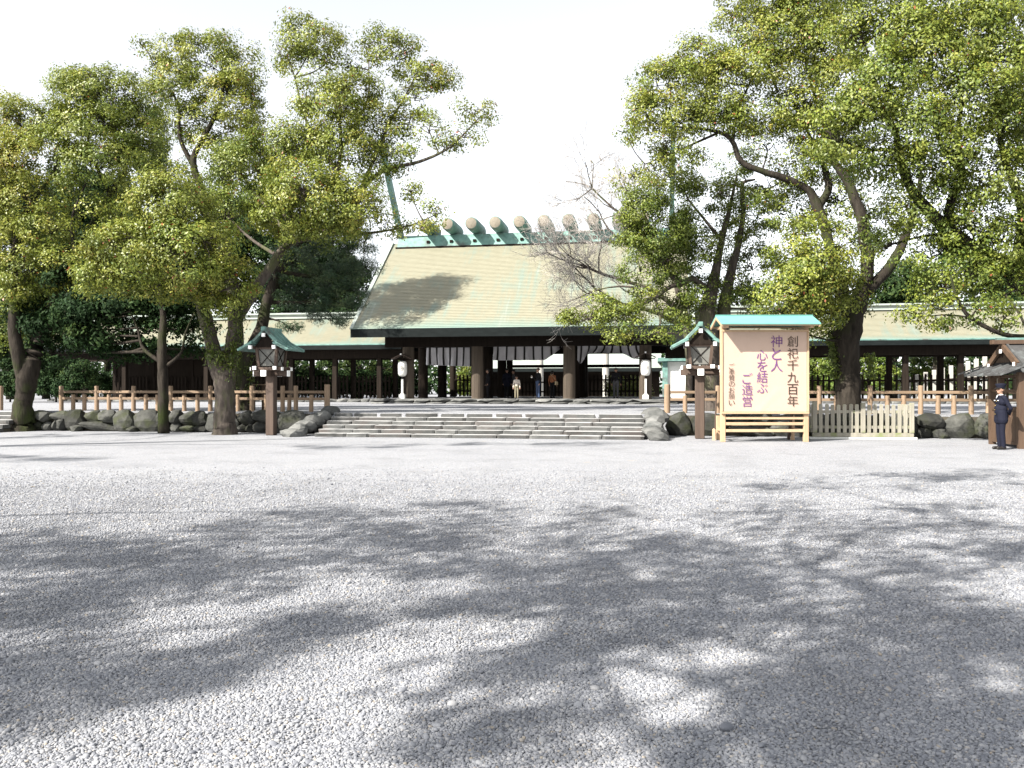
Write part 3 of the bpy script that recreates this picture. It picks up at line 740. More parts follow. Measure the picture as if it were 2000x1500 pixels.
# ------------------------------------------------------------------ wooden lantern posts
def make_toro():
    root = empty('lantern_post')
    m = MB(); m.box(-.145, .145, -.145, .145, 0, 2.02); m.build('post', M['lantern_wood'], root, bevel=.02)
    br = MB(); br.box(-.62, .62, -.09, .09, 2.0, 2.19); b1 = br.build('bracket', M['lantern_wood'], root, bevel=.01)
    br = MB(); br.box(-.09, .09, -.60, .60, 2.003, 2.187); b2 = br.build('bracket', M['lantern_wood'], root, bevel=.01)
    for ax in (0, 1):
        for s in (-1, 1):
            m = MB()
            if ax == 0: m.box(s*.60, s*.632, -.094, .094, 1.995, 2.195)
            else: m.box(-.094, .094, s*.58, s*.612, 1.995, 2.195)
            m.build('end_cap', M['white_cap'], root)
    for s in (-1, 1):
        m = MB(); m.box(-.56, .56, s*.36-.06, s*.36+.06, 2.19, 2.30); m.build('sill_beam', M['lantern_wood'], root, bevel=.008)
        m = MB(); m.box(s*.36-.06, s*.36+.06, -.53, .53, 2.22, 2.325); m.build('sill_beam', M['lantern_wood'], root, bevel=.008)
        for e in (-1, 1):
            m = MB(); m.box(e*.54, e*.572, s*.36-.064, s*.36+.064, 2.187, 2.303); m.build('end_cap', M['white_cap'], root)
            m = MB(); m.box(s*.36-.064, s*.36+.064, e*.512, e*.543, 2.217, 2.33); m.build('end_cap', M['white_cap'], root)
    B, T, z0, z1 = .30, .36, 2.325, 2.98
    for sx in (-1, 1):
        for sy in (-1, 1):
            m = MB(); m.bar((sx*B, sy*B, z0), (sx*T, sy*T, z1), .09, .09, up=(0, 1, 0)); m.build('corner_post', M['lantern_wood'], root)
    for k in range(4):
        a = k*math.pi/2; ca, sa = math.cos(a), math.sin(a)
        rot = lambda p: (p[0]*ca-p[1]*sa, p[0]*sa+p[1]*ca, p[2])
        bo, to = B-.015, T-.015
        m = MB(); m.add([rot(p) for p in [(-bo, -bo, z0+.02), (bo, -bo, z0+.02), (to, -to, z1-.02), (-to, -to, z1-.02), (-bo, -bo+.02, z0+.02), (bo, -bo+.02, z0+.02), (to, -to+.02, z1-.02), (-to, -to+.02, z1-.02)]], [(0, 1, 2, 3), (7, 6, 5, 4), (0, 4, 5, 1), (3, 2, 6, 7)])
        pn = m.build('paper_panel', M['paper'], root)
        m = MB(); m.bar(rot((-bo+.03, -bo-.012, z0+.04)), rot((to-.04, -to-.012, z1-.04)), .018, .022, up=rot((0, 1, 0))); m.bar(rot((bo-.03, -bo-.016, z0+.04)), rot((-to+.04, -to-.016, z1-.04)), .018, .022, up=rot((0, 1, 0))); m.build('lattice', M['dark_wood'], pn)
        m = MB(); m.bar(rot((-to, -to-.0, z1-.03)), rot((to, -to, z1-.03)), .07, .09); m.build('head_beam', M['lantern_wood'], root)
    # gabled copper roof, ridge along y
    for s in (-1, 1):
        m = MB(); m.bar((s*.02, -.62, 3.5), (s*.02, .62, 3.5), .01, .01)
        pa, pb, pc = (s*.01, 3.50), (s*.44, 3.07), (s*.86, 2.84)
        def slab(p, q, th, y0, y1):
            mm = MB(); d = np.array([q[0]-p[0], q[1]-p[1]]); d /= np.linalg.norm(d); nn = np.array([-d[1], d[0]]);
            if nn[1] < 0: nn = -nn
            p = np.array(p); q = np.array(q)
            c = [p, q, q+nn*th, p+nn*th]
            mm.add([(a, y0, b) for a, b in c]+[(a, y1, b) for a, b in c], [(0, 1, 2, 3), (7, 6, 5, 4), (0, 4, 5, 1), (1, 5, 6, 2), (2, 6, 7, 3), (3, 7, 4, 0)]); return mm
        slab(pa, pb, .06, -.56, .56).build('roof_slope', M['teal_copper'], root)
        slab((s*.36, 3.09), pc, .06, -.72, .72).build('roof_skirt', M['teal_copper'], root)
        for y in (-.50, -.17, .17, .50):
            m = MB(); m.tube([(s*.02, y, 3.57), (s*.44, y, 3.15)], .042, 8); m.tube([(s*.38, y*1.28, 3.15), (s*.885, y*1.28, 2.88)], .045, 8); m.build('roof_roll', M['teal_copper'], root)
        for yy in (-.70, .70):
            m = MB(); m.box(s*.42-.05, s*.42+.05, yy-.05, yy+.05, 2.90, 3.02); m.build('end_cap', M['white_cap'], root)
            m = MB(); m.bar((s*.42, yy*.92, 2.96), (s*.42, 0, 2.96), .085, .1); m.build('eave_beam', M['lantern_wood'], root)
    m = MB(); m.box(-.075, .075, -.66, .66, 3.50, 3.65); m.build('ridge_cap', M['teal_copper'], root, bevel=.02)
    for yy in (-.6, .6):
        m = MB(); m.box(-.055, .055, yy-.03, yy+.03, 3.31, 3.43); m.build('end_cap', M['white_cap'], root)
        m = MB(); m.add([(-.4, yy*.72, 2.97), (.4, yy*.72, 2.97), (0, yy*.72, 3.44), (-.4, yy*.70, 2.97), (.4, yy*.70, 2.97), (0, yy*.70, 3.44)], [(0, 1, 2), (5, 4, 3), (0, 3, 4, 1), (1, 4, 5, 2), (2, 5, 3, 0)]); m.build('gable', M['dark_wood'], root)
    return root
toro = make_toro(); toro.location = (-12.7, 26.4, 0); tag(toro, 'wooden lantern post with green roof standing beside the forked camphor', 'lantern', 'roofed wooden lantern posts flanking the steps')
toro2 = copy_tree(toro); toro2.location = (1.53, 26.8, 0); tag(toro2, 'wooden lantern post with green roof standing beside the announcement board', 'lantern')

# paper lantern stands at the gate
def paper_lantern(x, y, label):
    root = empty('paper_lantern_stand', (x, y, PZ)); tag(root, label, 'lantern', 'white paper lanterns on stands at the gate')
    m = MB(); m.box(-.17, .17, -.17, .17, 0, .24); m.box(-.10, .10, -.10, .10, .24, .3); m.build('base', M['pale_stone'], root, bevel=.01)
    m = MB(); m.box(-.055, .055, -.055, .055, .3, 1.1); m.build('post', M['pale_stone'], root)
    m = MB(); m.lathe([(.008, 1.1), (.02, 1.12), (.012, 1.2), (.03, 1.23), (.05, 1.27)], 10); m.build('pendant', M['black'], root)
    prof = [(.09, 1.26), (.16, 1.28), (.215, 1.33), (.245, 1.42), (.255, 1.55), (.255, 1.75), (.25, 1.95), (.23, 2.04), (.19, 2.09), (.12, 2.11)]
    m = MB(); m.lathe(prof, 24); b = m.build('lantern_body', M['lantern_paper'], root, smooth=True)
    m = MB(); k = 20
    def onsurf(u, v): a = -math.pi/2+u/.256; return (.2605*math.cos(a), .2605*math.sin(a), 1.70+v)
    for R, wd in ((.125, .012), (.06, .010)):
        vs = [onsurf((R+e*wd)*math.cos(2*math.pi*j/k), (R+e*wd)*math.sin(2*math.pi*j/k)) for j in range(k) for e in (0, 1)]
        m.add(vs, [(2*j, 2*j+1, (2*j+3) % (2*k), (2*j+2) % (2*k)) for j in range(k)])
    for j in range(8):
        a = j*math.pi/4
        vs = [onsurf(.095*math.cos(a)+d*math.cos(b_), .095*math.sin(a)+d*math.sin(b_)) for d, b_ in ((.02, 0), (.02, 1.57), (.02, 3.14), (.02, 4.71))]
        m.add(vs, [(0, 1, 2, 3)])
    vs = [onsurf(.028*math.cos(j*1.2566), .028*math.sin(j*1.2566)) for j in range(5)]; m.add(vs, [(0, 1, 2, 3, 4)])
    m.build('crest', M['ink'], b)
    m = MB(); m.lathe([(.12, 2.11), (.125, 2.16)], 16); m.build('lantern_rim', M['black'], root)
    m = MB(); m.box(-.03, .03, -.03, .03, 2.16, 2.42); m.build('hanger', M['dark_wood'], root)
    for s in (-1, 1):
        m = MB(); m.bar((0, 0, 2.50), (s*.56, 0, 2.24), .62, .035, up=(0, 0, 1)); m.build('roof_board', M['lantern_wood'], root)
    m = MB(); m.box(-.04, .04, -.34, -.31, 2.46, 2.54); m.build('end_cap', M['white_cap'], root)
    m = MB(); m.bar((-.5, .2, 2.2), (.5, .2, 2.2), .05, .05); m.box(-.05, .05, .2, .29, .02, 2.3); m.build('back_post', M['dark_wood'], root)
    return root
paper_lantern(XY(786, 44.95), 44.95, 'white paper lantern with crest at the gate post by the straight curtain')
paper_lantern(XY(1261, 44.95), 44.95, 'white paper lantern on pale stone stand at the gate post by the rippling curtain')

# ------------------------------------------------------------------ announcement board
K = 24.65/F
bx, by = XY(1492.5, 25.55), 25.55
sign = empty('announcement_board', (bx, by, 0), YAW); tag(sign, 'roofed wooden announcement board with purple and black Japanese lettering', 'notice board')
sxp = lambda px: (px-1492.5)*K
szp = lambda py: CAMH+(HOR-py)*K
def sb(nm, mat, *a, **k):
    m = MB(); m.box(*a); return m.build(nm, mat, sign, **k)
for s in (-1, 1):
    sb('post', M['fresh_wood'], s*1.235-.07, s*1.235+.07, -.06, .06, 0, 3.42, bevel=.006)
    sb('back_leg', M['fresh_wood'], s*1.15-.05, s*1.15+.05, .86, .96, 0, .75, bevel=.006)
    m = MB(); m.bar((s*1.05, .10, 2.2), (s*1.05, 1.0, .02), .07, .07); m.build('strut', M['lantern_wood'], sign)
    sb('side_tie', M['fresh_wood'], s*1.15-.04, s*1.15+.04, .06, .9, .30, .38)
sb('backing', M['fresh_wood'], -1.30, 1.30, -.085, -.062, .86, 3.31)
bn = MB(); a, b = 30, 30
def ban(i, j):
    x = -1.235+2.47*i/a; z = .905+(3.265-.905)*j/b
    return (x, -.10-.006*math.sin(x*3+z*2)*math.sin(z*2.2)-.008*math.exp(-((x-z*.9+1.0)/.06)**2)*(z < 1.6), z)
bn.add([ban(i, j) for j in range(b+1) for i in range(a+1)], [(j*(a+1)+i, j*(a+1)+i+1, (j+1)*(a+1)+i+1, (j+1)*(a+1)+i) for j in range(b) for i in range(a)])
bn.build('banner', M['banner'], sign, smooth=True)
sb('frame_board', M['fresh_wood'], -1.30, 1.30, -.125, -.064, .835, .90, bevel=.005)
sb('frame_board', M['fresh_wood'], -1.30, 1.30, -.125, -.064, 3.27, 3.33, bevel=.005)
sb('frame_board', M['fresh_wood'], -1.30, -1.25, -.122, -.064, .903, 3.267, bevel=.005)
sb('frame_board', M['fresh_wood'], 1.25, 1.30, -.122, -.064, .903, 3.267, bevel=.005)
for py, h in ((816.5, .075), (827.5, .085), (841, .085)):
    sb('rail', M['fresh_wood'], -1.165, 1.165, -.045, .0, szp(py)-h/2, szp(py)+h/2, bevel=.005)
sb('rail', M['fresh_wood'], -1.1, 1.1, .88, .94, .45, .53)
for s in (-1, 1):
    m = MB(); m.add([(-1.44, 0, 3.76), (1.44, 0, 3.76), (1.44, s*.68, 3.49), (-1.44, s*.68, 3.49), (-1.44, 0, 3.72), (1.44, 0, 3.72), (1.44, s*.68, 3.45), (-1.44, s*.68, 3.45)], [(0, 1, 2, 3), (7, 6, 5, 4), (3, 2, 6, 7), (0, 3, 7, 4), (1, 5, 6, 2)])
    m.build('roof_slope', M['teal_paint'], sign)
    m = MB(); m.bar((-1.39, s*.60, 3.44), (1.39, s*.60, 3.44), .045, .05); m.build('eave_beam', M['fresh_wood'], sign)
    for e in (-1, 1):
        m = MB(); m.bar((e*1.415, 0, 3.69), (e*1.415, s*.66, 3.42), .04, .09); m.build('barge_board', M['fresh_wood'], sign)
        m = MB(); m.bar((e*1.235, 0, 3.42), (e*1.235, s*.55, 3.40), .08, .08); m.build('bracket', M['fresh_wood'], sign)
m = MB(); m.bar((-1.44, 0, 3.765), (1.44, 0, 3.765), .10, .025); m.build('ridge_cap', M['teal_paint'], sign)
def letters(txt, px, pys, size, mat):
    vs, fs = [], []
    for ch, py in zip(txt, pys):
        c = bpy.data.curves.new('t', 'FONT'); c.body = ch; c.size = 1.0; c.fill_mode = 'FRONT'; c.offset = -.002; c.resolution_u = 3
        o = bpy.data.objects.new('t', c); COL.objects.link(o)
        dg = bpy.context.evaluated_depsgraph_get(); me = bpy.data.meshes.new_from_object(o.evaluated_get(dg))
        co = np.array([v.co[:] for v in me.vertices]); mid = (co.max(0)+co.min(0))/2; ext = max(.55, (co.max(0)-co.min(0)).max())
        b0 = len(vs); s = size*K/max(ext, .8)
        for q in co: vs.append((sxp(px)+(q[0]-mid[0])*s, -.119-.0, szp(py)+(q[1]-mid[1])*s))
        fs += [tuple(b0+i for i in p.vertices) for p in me.polygons]
        bpy.data.objects.remove(o); bpy.data.curves.remove(c); bpy.data.meshes.remove(me)
    m = MB(); m.add(vs, fs); return m.build('lettering', mat, sign)
letters('創祀千九百年', 1545.7, [667.2, 690.5, 713.5, 737.2, 760.5, 782.9], 21, M['ink'])
letters('神と人', 1514.4, [667, 691.5, 714.8], 23, M['purple'])
letters('心を結ぶ', 1486.4, [694, 715.7, 737.2, 758.6], 21, M['purple'])
letters('ご造営', 1457.5, [739, 761.4, 783.8], 21, M['purple'])
letters('ご奉賛のお願い', 1427, [715.7, 726.9, 738.1, 750.2, 762.4, 774.5, 786.6], 11.5, M['ink'])
# leaning stick and stake beside the board
m = MB(); m.tube([(0, 0, 0), (.06, .1, 1.5)], [.03, .026], 8); o = m.build('leaning_stick', M['lantern_wood'], None, loc=W(1396, 857, 26.1)*np.array([1, 1, 0])); tag(o, 'thin brown stick leaning beside the announcement board post', 'stick')
m = MB(); m.box(-.045, .045, -.045, .045, 0, .33); m.add([(-.045, -.045, .33), (.045, -.045, .33), (.045, .045, .33), (-.045, .045, .33), (0, 0, .37)], [(0, 1, 4), (1, 2, 4), (2, 3, 4), (3, 0, 4)])
o = m.build('wooden_stake', M['fresh_wood'], None, loc=W(1394, 860, 25.4)*np.array([1, 1, 0])); tag(o, 'short pale wooden stake in the gravel beside the announcement board', 'stake')

# ------------------------------------------------------------------ weathered picket fence round the big tree
FZ = 25.9
fx0, fx1 = -1.53, 1.53
fp = W(1685, 858, FZ); pf = empty('tree_guard_fence', (fp[0], fp[1], 0), math.radians(5)); tag(pf, 'weathered grey-green picket fence around the base of the large camphor', 'fence')
m = MB(); m.box(fx0-.12, fx1+.08, -.12, .12, 0, .07); m.build('plinth', M['pale_stone'], pf, bevel=.01)
m = MB(); m.box(fx0, fx1, -.05, .05, .075, .20); m.build('bottom_rail', M['grey_picket'], pf, bevel=.008)
for z in (.38, .86):
    m = MB(); m.box(fx0+.05, fx1-.05, .0, .05, z-.045, z+.045); m.build('rail', M['grey_picket'], pf)
m = MB(); m.box(-.056, .056, -.018, .0, 0, .86); m.add([(-.056, -.018, .86), (.056, -.018, .86), (.056, 0, .86), (-.056, 0, .86), (-.03, -.018, .885), (.03, -.018, .885), (.03, 0, .885), (-.03, 0, .885)], [(0, 1, 5, 4), (4, 5, 6, 7), (2, 3, 7, 6), (1, 2, 6, 5), (3, 0, 4, 7)])
gp = m.mesh('picket', M['grey_picket'])
for i in range(17):
    if i in (0, 8, 16):
        m = MB(); m.box(-.065, .065, -.065, .03, 0, .98 if i == 0 else .93); m.build('post', M['grey_picket'], pf, bevel=.008, loc=(fx0+.06+i*(fx1-fx0-.12)/16, -.004, .205))
    else:
        link('picket', gp, pf, (fx0+.06+i*(fx1-fx0-.12)/16, -.004, .205), (0, random.uniform(-.012, .012), 0), (1, 1, random.uniform(.98, 1.02)))
for sx in (fx0+.02, fx1-.02):
    for i in range(5):
        link('picket', gp, pf, (sx, .2+i*.21, .205), (0, 0, math.radians(90)))
    for z in (.38, .86):
        m = MB(); m.box(sx-.02, sx+.02, .06, 1.15, z-.045, z+.045); m.build('rail', M['grey_picket'], pf)

# ------------------------------------------------------------------ small wooden stand behind the railing
so = empty('wooden_stand', (XY(505, 30.5), 30.5, TZ)); tag(so, 'small wooden stand with a flat top behind the log railing', 'stand')
m = MB(); m.box(-.5, .5, -.2, .2, .98, 1.02); m.build('top_board', M['log_wood'], so)
for s in (-1, 1):
    m = MB(); m.box(s*.22-.06, s*.22+.06, -.06, .06, 0, .98); m.build('leg', M['booth_wood'], so)

# ------------------------------------------------------------------ guard booth
bo = empty('guard_booth', (10.9, 25.0, 0)); tag(bo, 'small brown wooden guard booth with gabled dark roof', 'booth')
X0, X1, Y0, Y1 = 9.62, 12.6, 23.75, 25.6
def bb(nm, mat, *a, **k):
    m = MB(); m.box(*a); return wb(m, nm, mat, bo, **k)
for x in (X0, (X0+X1)/2, X1):
    for y in (Y0, Y1): bb('post', M['booth_wood'], x-.075, x+.075, y-.075, y+.075, 0, 2.02)
bb('post', M['booth_wood'], X0-.06, X0+.06, 24.9, 25.02, 0, 2.02)
for z in (.12, 1.02, 1.52, 1.92):
    for y in (Y0, Y1): bb('rail', M['booth_wood'], X0+.076, X1-.076, y-.04, y+.04, z-.045, z+.045)
    bb('rail', M['booth_wood'], X0-.04, X0+.04, Y0+.076, Y1-.076, z-.04, z+.04)
n = 12
for i in range(n):
    xa = X0+.08+(X1-X0-.16)*i/n; xb = X0+.08+(X1-X0-.16)*(i+1)/n-.006
    for y in (Y0, Y1): bb('plank', M['booth_wood'], xa, xb, y-.018, y+.018, .166, .974)
for i in range(9):
    ya = Y0+.08+(Y1-Y0-.16)*i/9; yb = Y0+.08+(Y1-Y0-.16)*(i+1)/9-.006
    bb('plank', M['booth_wood'], X0-.018, X0+.018, ya, yb, .161, .979)
for i in range(5):
    bb('mullion', M['booth_wood'], X0+.4+i*.5-.02, X0+.4+i*.5+.02, Y1-.03, Y1+.03, 1.07, 1.87)
ry = (Y0+Y1)/2; rz = 2.82; ez = 2.06; oh = .42
for s in (-1, 1):
    ey = ry+s*((Y1-Y0)/2+oh)
    m = MB(); x0_, x1_ = X0-.12, X1+.5
    m.add([(x0_, ry, rz), (x1_, ry, rz), (x1_, ey, ez), (x0_, ey, ez), (x0_, ry, rz-.05), (x1_, ry, rz-.05), (x1_, ey, ez-.05), (x0_, ey, ez-.05)], [(0, 1, 2, 3), (7, 6, 5, 4), (3, 2, 6, 7), (0, 3, 7, 4), (1, 5, 6, 2)]); wb(m, 'roof_slope', M['booth_roof'], bo)
    for i in range(8):
        x = x0_+.12+i*.45
        m = MB(); m.bar((x, ry, rz+.025), (x, ey, ez+.025), .05, .05); wb(m, 'batten', M['booth_roof'], bo)
    m = MB(); m.bar((x0_+.03, ry, rz-.06), (x0_+.03, ry+(ey-ry)*.72, rz-.06+(ez-rz)*.72), .07, .16); wb(m, 'barge_board', M['booth_wood'], bo)
    m = MB(); yq = ry+(ey-ry)*.62; zq = rz+(ez-rz)*.62; m.box(x0_-.02, x0_+.0, yq-.05, yq+.05, zq-.16, zq-.06); wb(m, 'end_cap', M['white_cap'], bo)
m = MB(); m.box(x0_-.25, x1_, ry-.11, ry+.11, rz-.02, rz+.10); wb(m, 'ridge_cap', M['booth_wood'], bo, bevel=.01)
m = MB(); m.box(x0_-.12, x1_, ry-.07, ry+.07, rz+.102, rz+.16); wb(m, 'ridge_top', M['teal_copper'], bo)
m = MB(); m.box(x0_-.03, x0_-.0, ry-.05, ry+.05, rz-.26, rz-.16); wb(m, 'end_cap', M['white_cap'], bo)
m = MB(); m.add([(X0-.05, ry-.75, 2.3), (X0-.05, ry+.75, 2.3), (X0-.05, ry, 2.72), (X0-.02, ry-.75, 2.3), (X0-.02, ry+.75, 2.3), (X0-.02, ry, 2.72)], [(2, 1, 0), (3, 4, 5), (0, 1, 4, 3), (1, 2, 5, 4), (2, 0, 3, 5)]); wb(m, 'gable', M['dark_wood'], bo)
m = MB(); m.add([(X0+.05, Y0-oh+.1, 2.24), (X0+.05, Y1+oh-.1, 2.24), (X0-.62, Y1+oh-.05, 1.98), (X0-.62, Y0-oh+.05, 1.98), (X0+.05, Y0-oh+.1, 2.19), (X0+.05, Y1+oh-.1, 2.19), (X0-.62, Y1+oh-.05, 1.93), (X0-.62, Y0-oh+.05, 1.93)], [(0, 3, 2, 1), (4, 5, 6, 7), (3, 7, 6, 2), (0, 4, 7, 3), (1, 2, 6, 5)]); wb(m, 'roof_skirt', M['booth_roof'], bo)
for i in range(7):
    y = Y0-oh+.2+i*.48
    m = MB(); m.bar((X0+.05, y, 2.265), (X0-.63, y, 2.00), .04, .04); wb(m, 'batten', M['booth_roof'], bo)

# ------------------------------------------------------------------ people
def person(name, label, loc, rz, H, cols, arms, legs=None, vox=.014, look=0.0, coat=False, hairlong=False, belly=0.0, cap=False, group=None):
    """local frame: facing -y.  cols: dict top, bottom, shoe.  arms: ((elbow, wrist), (elbow, wrist)) left, right"""
    root = empty(name, loc, rz); tag(root, label, 'person', group)
    caps = []          # (p0, r0, p1, r1, material, squash-y)
    def C(p0, r0, p1, r1, m): caps.append((np.array(p0, float), r0, np.array(p1, float), r1, m))
    top, bot = cols['top'], cols['bottom']
    C((-.06, 0, .93), .125, (.06, 0, .93), .125, bot if not coat else top)
    C((-.05, .01, 1.08), .115+belly*.3, (.05, .01, 1.08), .115+belly*.3, top)
    C((-.085, .005, 1.27), .115, (.085, .005, 1.27), .115, top)
    C((0, -belly, 1.1), .12, (0, -belly*.8, 1.0), .12, top)
    C((-.14, .01, 1.385), .062, (.14, .01, 1.385), .062, top)
    C((0, .01, 1.36), .075, (0, .005, 1.43), .06, top)
    C((0, 0, 1.42), .052, (0, -.01, 1.52), .05, 'skin')
    ly = math.sin(look)*.0
    C((0, .0, 1.615), .088, (0, -.02, 1.58), .075, 'skin')
    C((0, -.03, 1.545), .055, (0, -.045, 1.525), .045, 'skin')
    C((0, -.095, 1.60), .012, (0, -.112, 1.575), .016, 'skin')          # nose
    C((0, -.088, 1.535), .016, (0, -.09, 1.533), .016, 'skin')          # mouth
    for s in (-1, 1):
        C((s*.084, .005, 1.605), .015, (s*.086, .008, 1.57), .012, 'skin')   # ears
        h0, kn, an, toe = (legs[(s+1)//2] if legs else ((s*.085, 0, .88), (s*.09, -.015, .48), (s*.095, .015, .09), (s*.11, -.14, .04)))
        C(h0, .09, kn, .066, bot); C(kn, .066, (np.array(kn)+np.array(an))/2, .064, bot); C((np.array(kn)+np.array(an))/2, .064, an, .056, bot)
        C((an[0], an[1]+.03, .05), .045, toe, .04, 'shoe')
        el, wr = arms[(s+1)//2]
        sh = np.array((s*.175, .01, 1.37)); el = np.array(el, float); wr = np.array(wr, float)
        C(sh, .062, el, .05, top); C(el, .05, wr, .037, top)
        d = wr-el; d /= np.linalg.norm(d)
        side = np.cross(d, np.array([0, 1.0, 0.2])); side /= np.linalg.norm(side)+1e-6
        nrm = np.cross(d, side)
        palm = wr+d*.07
        C(wr, .026, palm, .033, 'skin'); C(wr+d*.03+side*.02, .02, palm+side*.018, .02, 'skin')
        for k, l in enumerate((.055, .068, .072, .062)):
            b0 = palm+side*(.03-.02*k)+d*.015; m1 = b0+d*l*.6+nrm*.008; C(b0, .010, m1, .009, 'skin'); C(m1, .009, m1+d*l*.4+nrm*.02, .008, 'skin')
        C(wr+d*.03+side*.028, .012, wr+d*.07+side*.062, .010, 'skin')    # thumb
    if coat:
        for s in (-1, 1): C((s*.06, 0, 1.0), .125, (s*.075, .0, .78), .135, top)
    sc = H/1.70
    bm = bmesh.new()
    for p0, r0, p1, r1, m in caps:
        d = p1-p0; L = np.linalg.norm(d)
        for j, (p, r) in enumerate(((p0, r0), (p1, r1))):
            bmesh.ops.create_icosphere(bm, subdivisions=2, radius=r, matrix=Matrix.Translation(Vector(p)))
        if L > 1e-4:
            q = Vector(d/L).to_track_quat('Z', 'Y').to_matrix().to_4x4()
            bmesh.ops.create_cone(bm, cap_ends=True, segments=14, radius1=r0, radius2=r1, depth=L, matrix=Matrix.Translation(Vector((p0+p1)/2)) @ q)
    me = bpy.data.meshes.new('tmp'); bm.to_mesh(me); bm.free()
    o = bpy.data.objects.new('tmp', me); COL.objects.link(o)
    md = o.modifiers.new('r', 'REMESH'); md.mode = 'VOXEL'; md.voxel_size = vox
    sm = o.modifiers.new('s', 'SMOOTH'); sm.iterations = 2; sm.factor = .4
    dg = bpy.context.evaluated_depsgraph_get(); me2 = bpy.data.meshes.new_from_object(o.evaluated_get(dg))
    bpy.data.objects.remove(o); bpy.data.meshes.remove(me)
    names = ['skin', top, bot, 'shoe']; me2.materials.clear()
    for k in names: me2.materials.append(M[k])
    cen = np.empty(len(me2.polygons)*3); me2.polygons.foreach_get('center', cen); cen = cen.reshape(-1, 3)
    best = np.full(len(cen), 9.0); idx = np.zeros(len(cen), int)
    for p0, r0, p1, r1, m in caps:
        d = p1-p0; t = np.clip(((cen-p0) @ d)/(d @ d+1e-9), 0, 1)
        dist = np.linalg.norm(cen-(p0+t[:, None]*d), axis=1)-(r0+(r1-r0)*t)
        k = dist < best; best[k] = dist[k]; idx[k] = names.index(m)
    me2.polygons.foreach_set('material_index', idx.astype(np.int32)); me2.polygons.foreach_set('use_smooth', [True]*len(me2.polygons))
    body = link('body', me2, root, None, None, (sc, sc, sc))
    # hair cap
    bm = bmesh.new(); bmesh.ops.create_icosphere(bm, subdivisions=3, radius=1)
    for v in bm.verts:
        p = v.co.copy(); low = -.25 if not hairlong else -1.6
        f = 1.0
        if p.y < -.25 and p.z < .45: f = .86          # face stays free
        z = p.z
        if p.y > -.1 and z < 0: z = max(z*(1.3 if hairlong else .95), low)
        v.co = Vector((p.x*.098*f, .008+p.y*.112*f, 1.632+z*.094*f))
    mh = bpy.data.meshes.new('hair'); bm.to_mesh(mh); bm.free(); mh.materials.append(M['hair']); mh.polygons.foreach_set('use_smooth', [True]*len(mh.polygons))
    hr = link('hair', mh, root, None, None, (sc, sc, sc))
    for s in (-1, 1):
        m = MB(); m.lathe([(.002, -.007), (.009, -.004), (.011, 0), (.009, .004), (.002, .007)], 10); m.build('eye', M['black'], root, loc=(s*.034*sc, -.088*sc, 1.605*sc))
    return root, sc
DN = (((-.24, .04, 1.10), (-.25, -.06, .86)), ((.24, .04, 1.10), (.25, -.06, .86)))
BEHIND = (((-.25, .12, 1.10), (-.10, .17, .93)), ((.25, .12, 1.10), (.07, .18, .95)))
gx, gy = W(1955, 878, 21.6)[:2]
gd, s = person('person', 'guard in navy uniform and peaked cap standing beside the brown booth', (gx, gy, 0), math.radians(-84), 1.66, dict(top='navy', bottom='navy'), BEHIND, vox=.010, belly=.05, coat=True)
m = MB(); m.lathe([(.098, 1.635), (.103, 1.66), (.103, 1.69), (.128, 1.735), (.122, 1.752), (.05, 1.765), (.005, 1.767)], 22); m.v = [(x, y+.005 if y > 0 else y*1.08, z) for x, y, z in m.v]
cp = m.build('cap', M['navy'], gd, smooth=True, scale=(s, s, s))
m = MB(); k = 9; vs = []
for j in range(k):
    a = math.pi*(1.18+.64*j/(k-1)); 
    vs += [(.10*math.cos(a), .108*math.sin(a), 1.655), (.118*math.cos(a), .17*math.sin(a)*1.02, 1.628), (.10*math.cos(a), .108*math.sin(a), 1.645)]
m.add(vs, [(3*j, 3*j+1, 3*j+4, 3*j+3) for j in range(k-1)]+[(3*j+2, 3*j+5, 3*j+4, 3*j+1) for j in range(k-1)]); m.build('visor', M['shoe'], cp)
m = MB(); m.add([(-.03, -.085, 1.455), (.03, -.085, 1.455), (.008, -.124, 1.37), (-.008, -.124, 1.37)], [(0, 1, 2, 3)]); m.lathe([(.0575, 1.455), (.055, 1.468), (.053, 1.475)], 16, (0, .0, 0)); m.build('shirt_collar', M['shirt'], gd, scale=(s, s, s))
for i in range(4):
    m = MB(); m.lathe([(.001, -.006), (.011, -.003), (.011, .003), (.001, .006)], 8); m.build('button', M['gold'], gd, loc=(0.02*s, (-.128-.045*math.sin(min(i, 3)/3*2.2))*s, (1.29-.115*i)*s))
m = MB(); m.box(.07, .115, -.128, -.118, 1.30, 1.318); m.build('name_badge', M['white_cap'], gd, scale=(s, s, s))
m = MB(); m.box(-.105, -.06, -.128, -.118, 1.30, 1.318); m.build('name_badge', M['white_cap'], gd, scale=(s, s, s))
# visitors in the gate
def at(px, Y): return (XY(px, Y), Y, PZ)
person('person', 'child in pale jacket and khaki trousers standing in the gate', at(1009, 45.9), .1, 1.27, dict(top='beige', bottom='khaki'), DN)
mn, s = person('person', 'man in black jacket and jeans looking at something in his hand', at(1051, 46.4), -.9, 1.72, dict(top='blackc', bottom='jean'), (((-.24, -.02, 1.10), (-.14, -.27, 1.20)), DN[1]), coat=False)
m = MB(); m.box(-.20, -.08, -.345, -.33, 1.17, 1.29); m.build('held_paper', M['white_cap'], mn)
person('person', 'dark figure in long black coat beside the gate column', at(953, 47.2), -1.2, 1.70, dict(top='blackc', bottom='blackc'), DN, coat=True, hairlong=True)
person('person', 'dark visitor in navy seen from behind beyond the child', at(990, 49.5), 2.9, 1.76, dict(top='navy', bottom='blackc'), DN, coat=True)
person('person', 'visitor in dark grey with head bent towards a companion', at(1003, 49.8), -1.4, 1.70, dict(top='grey', bottom='blackc'), DN)
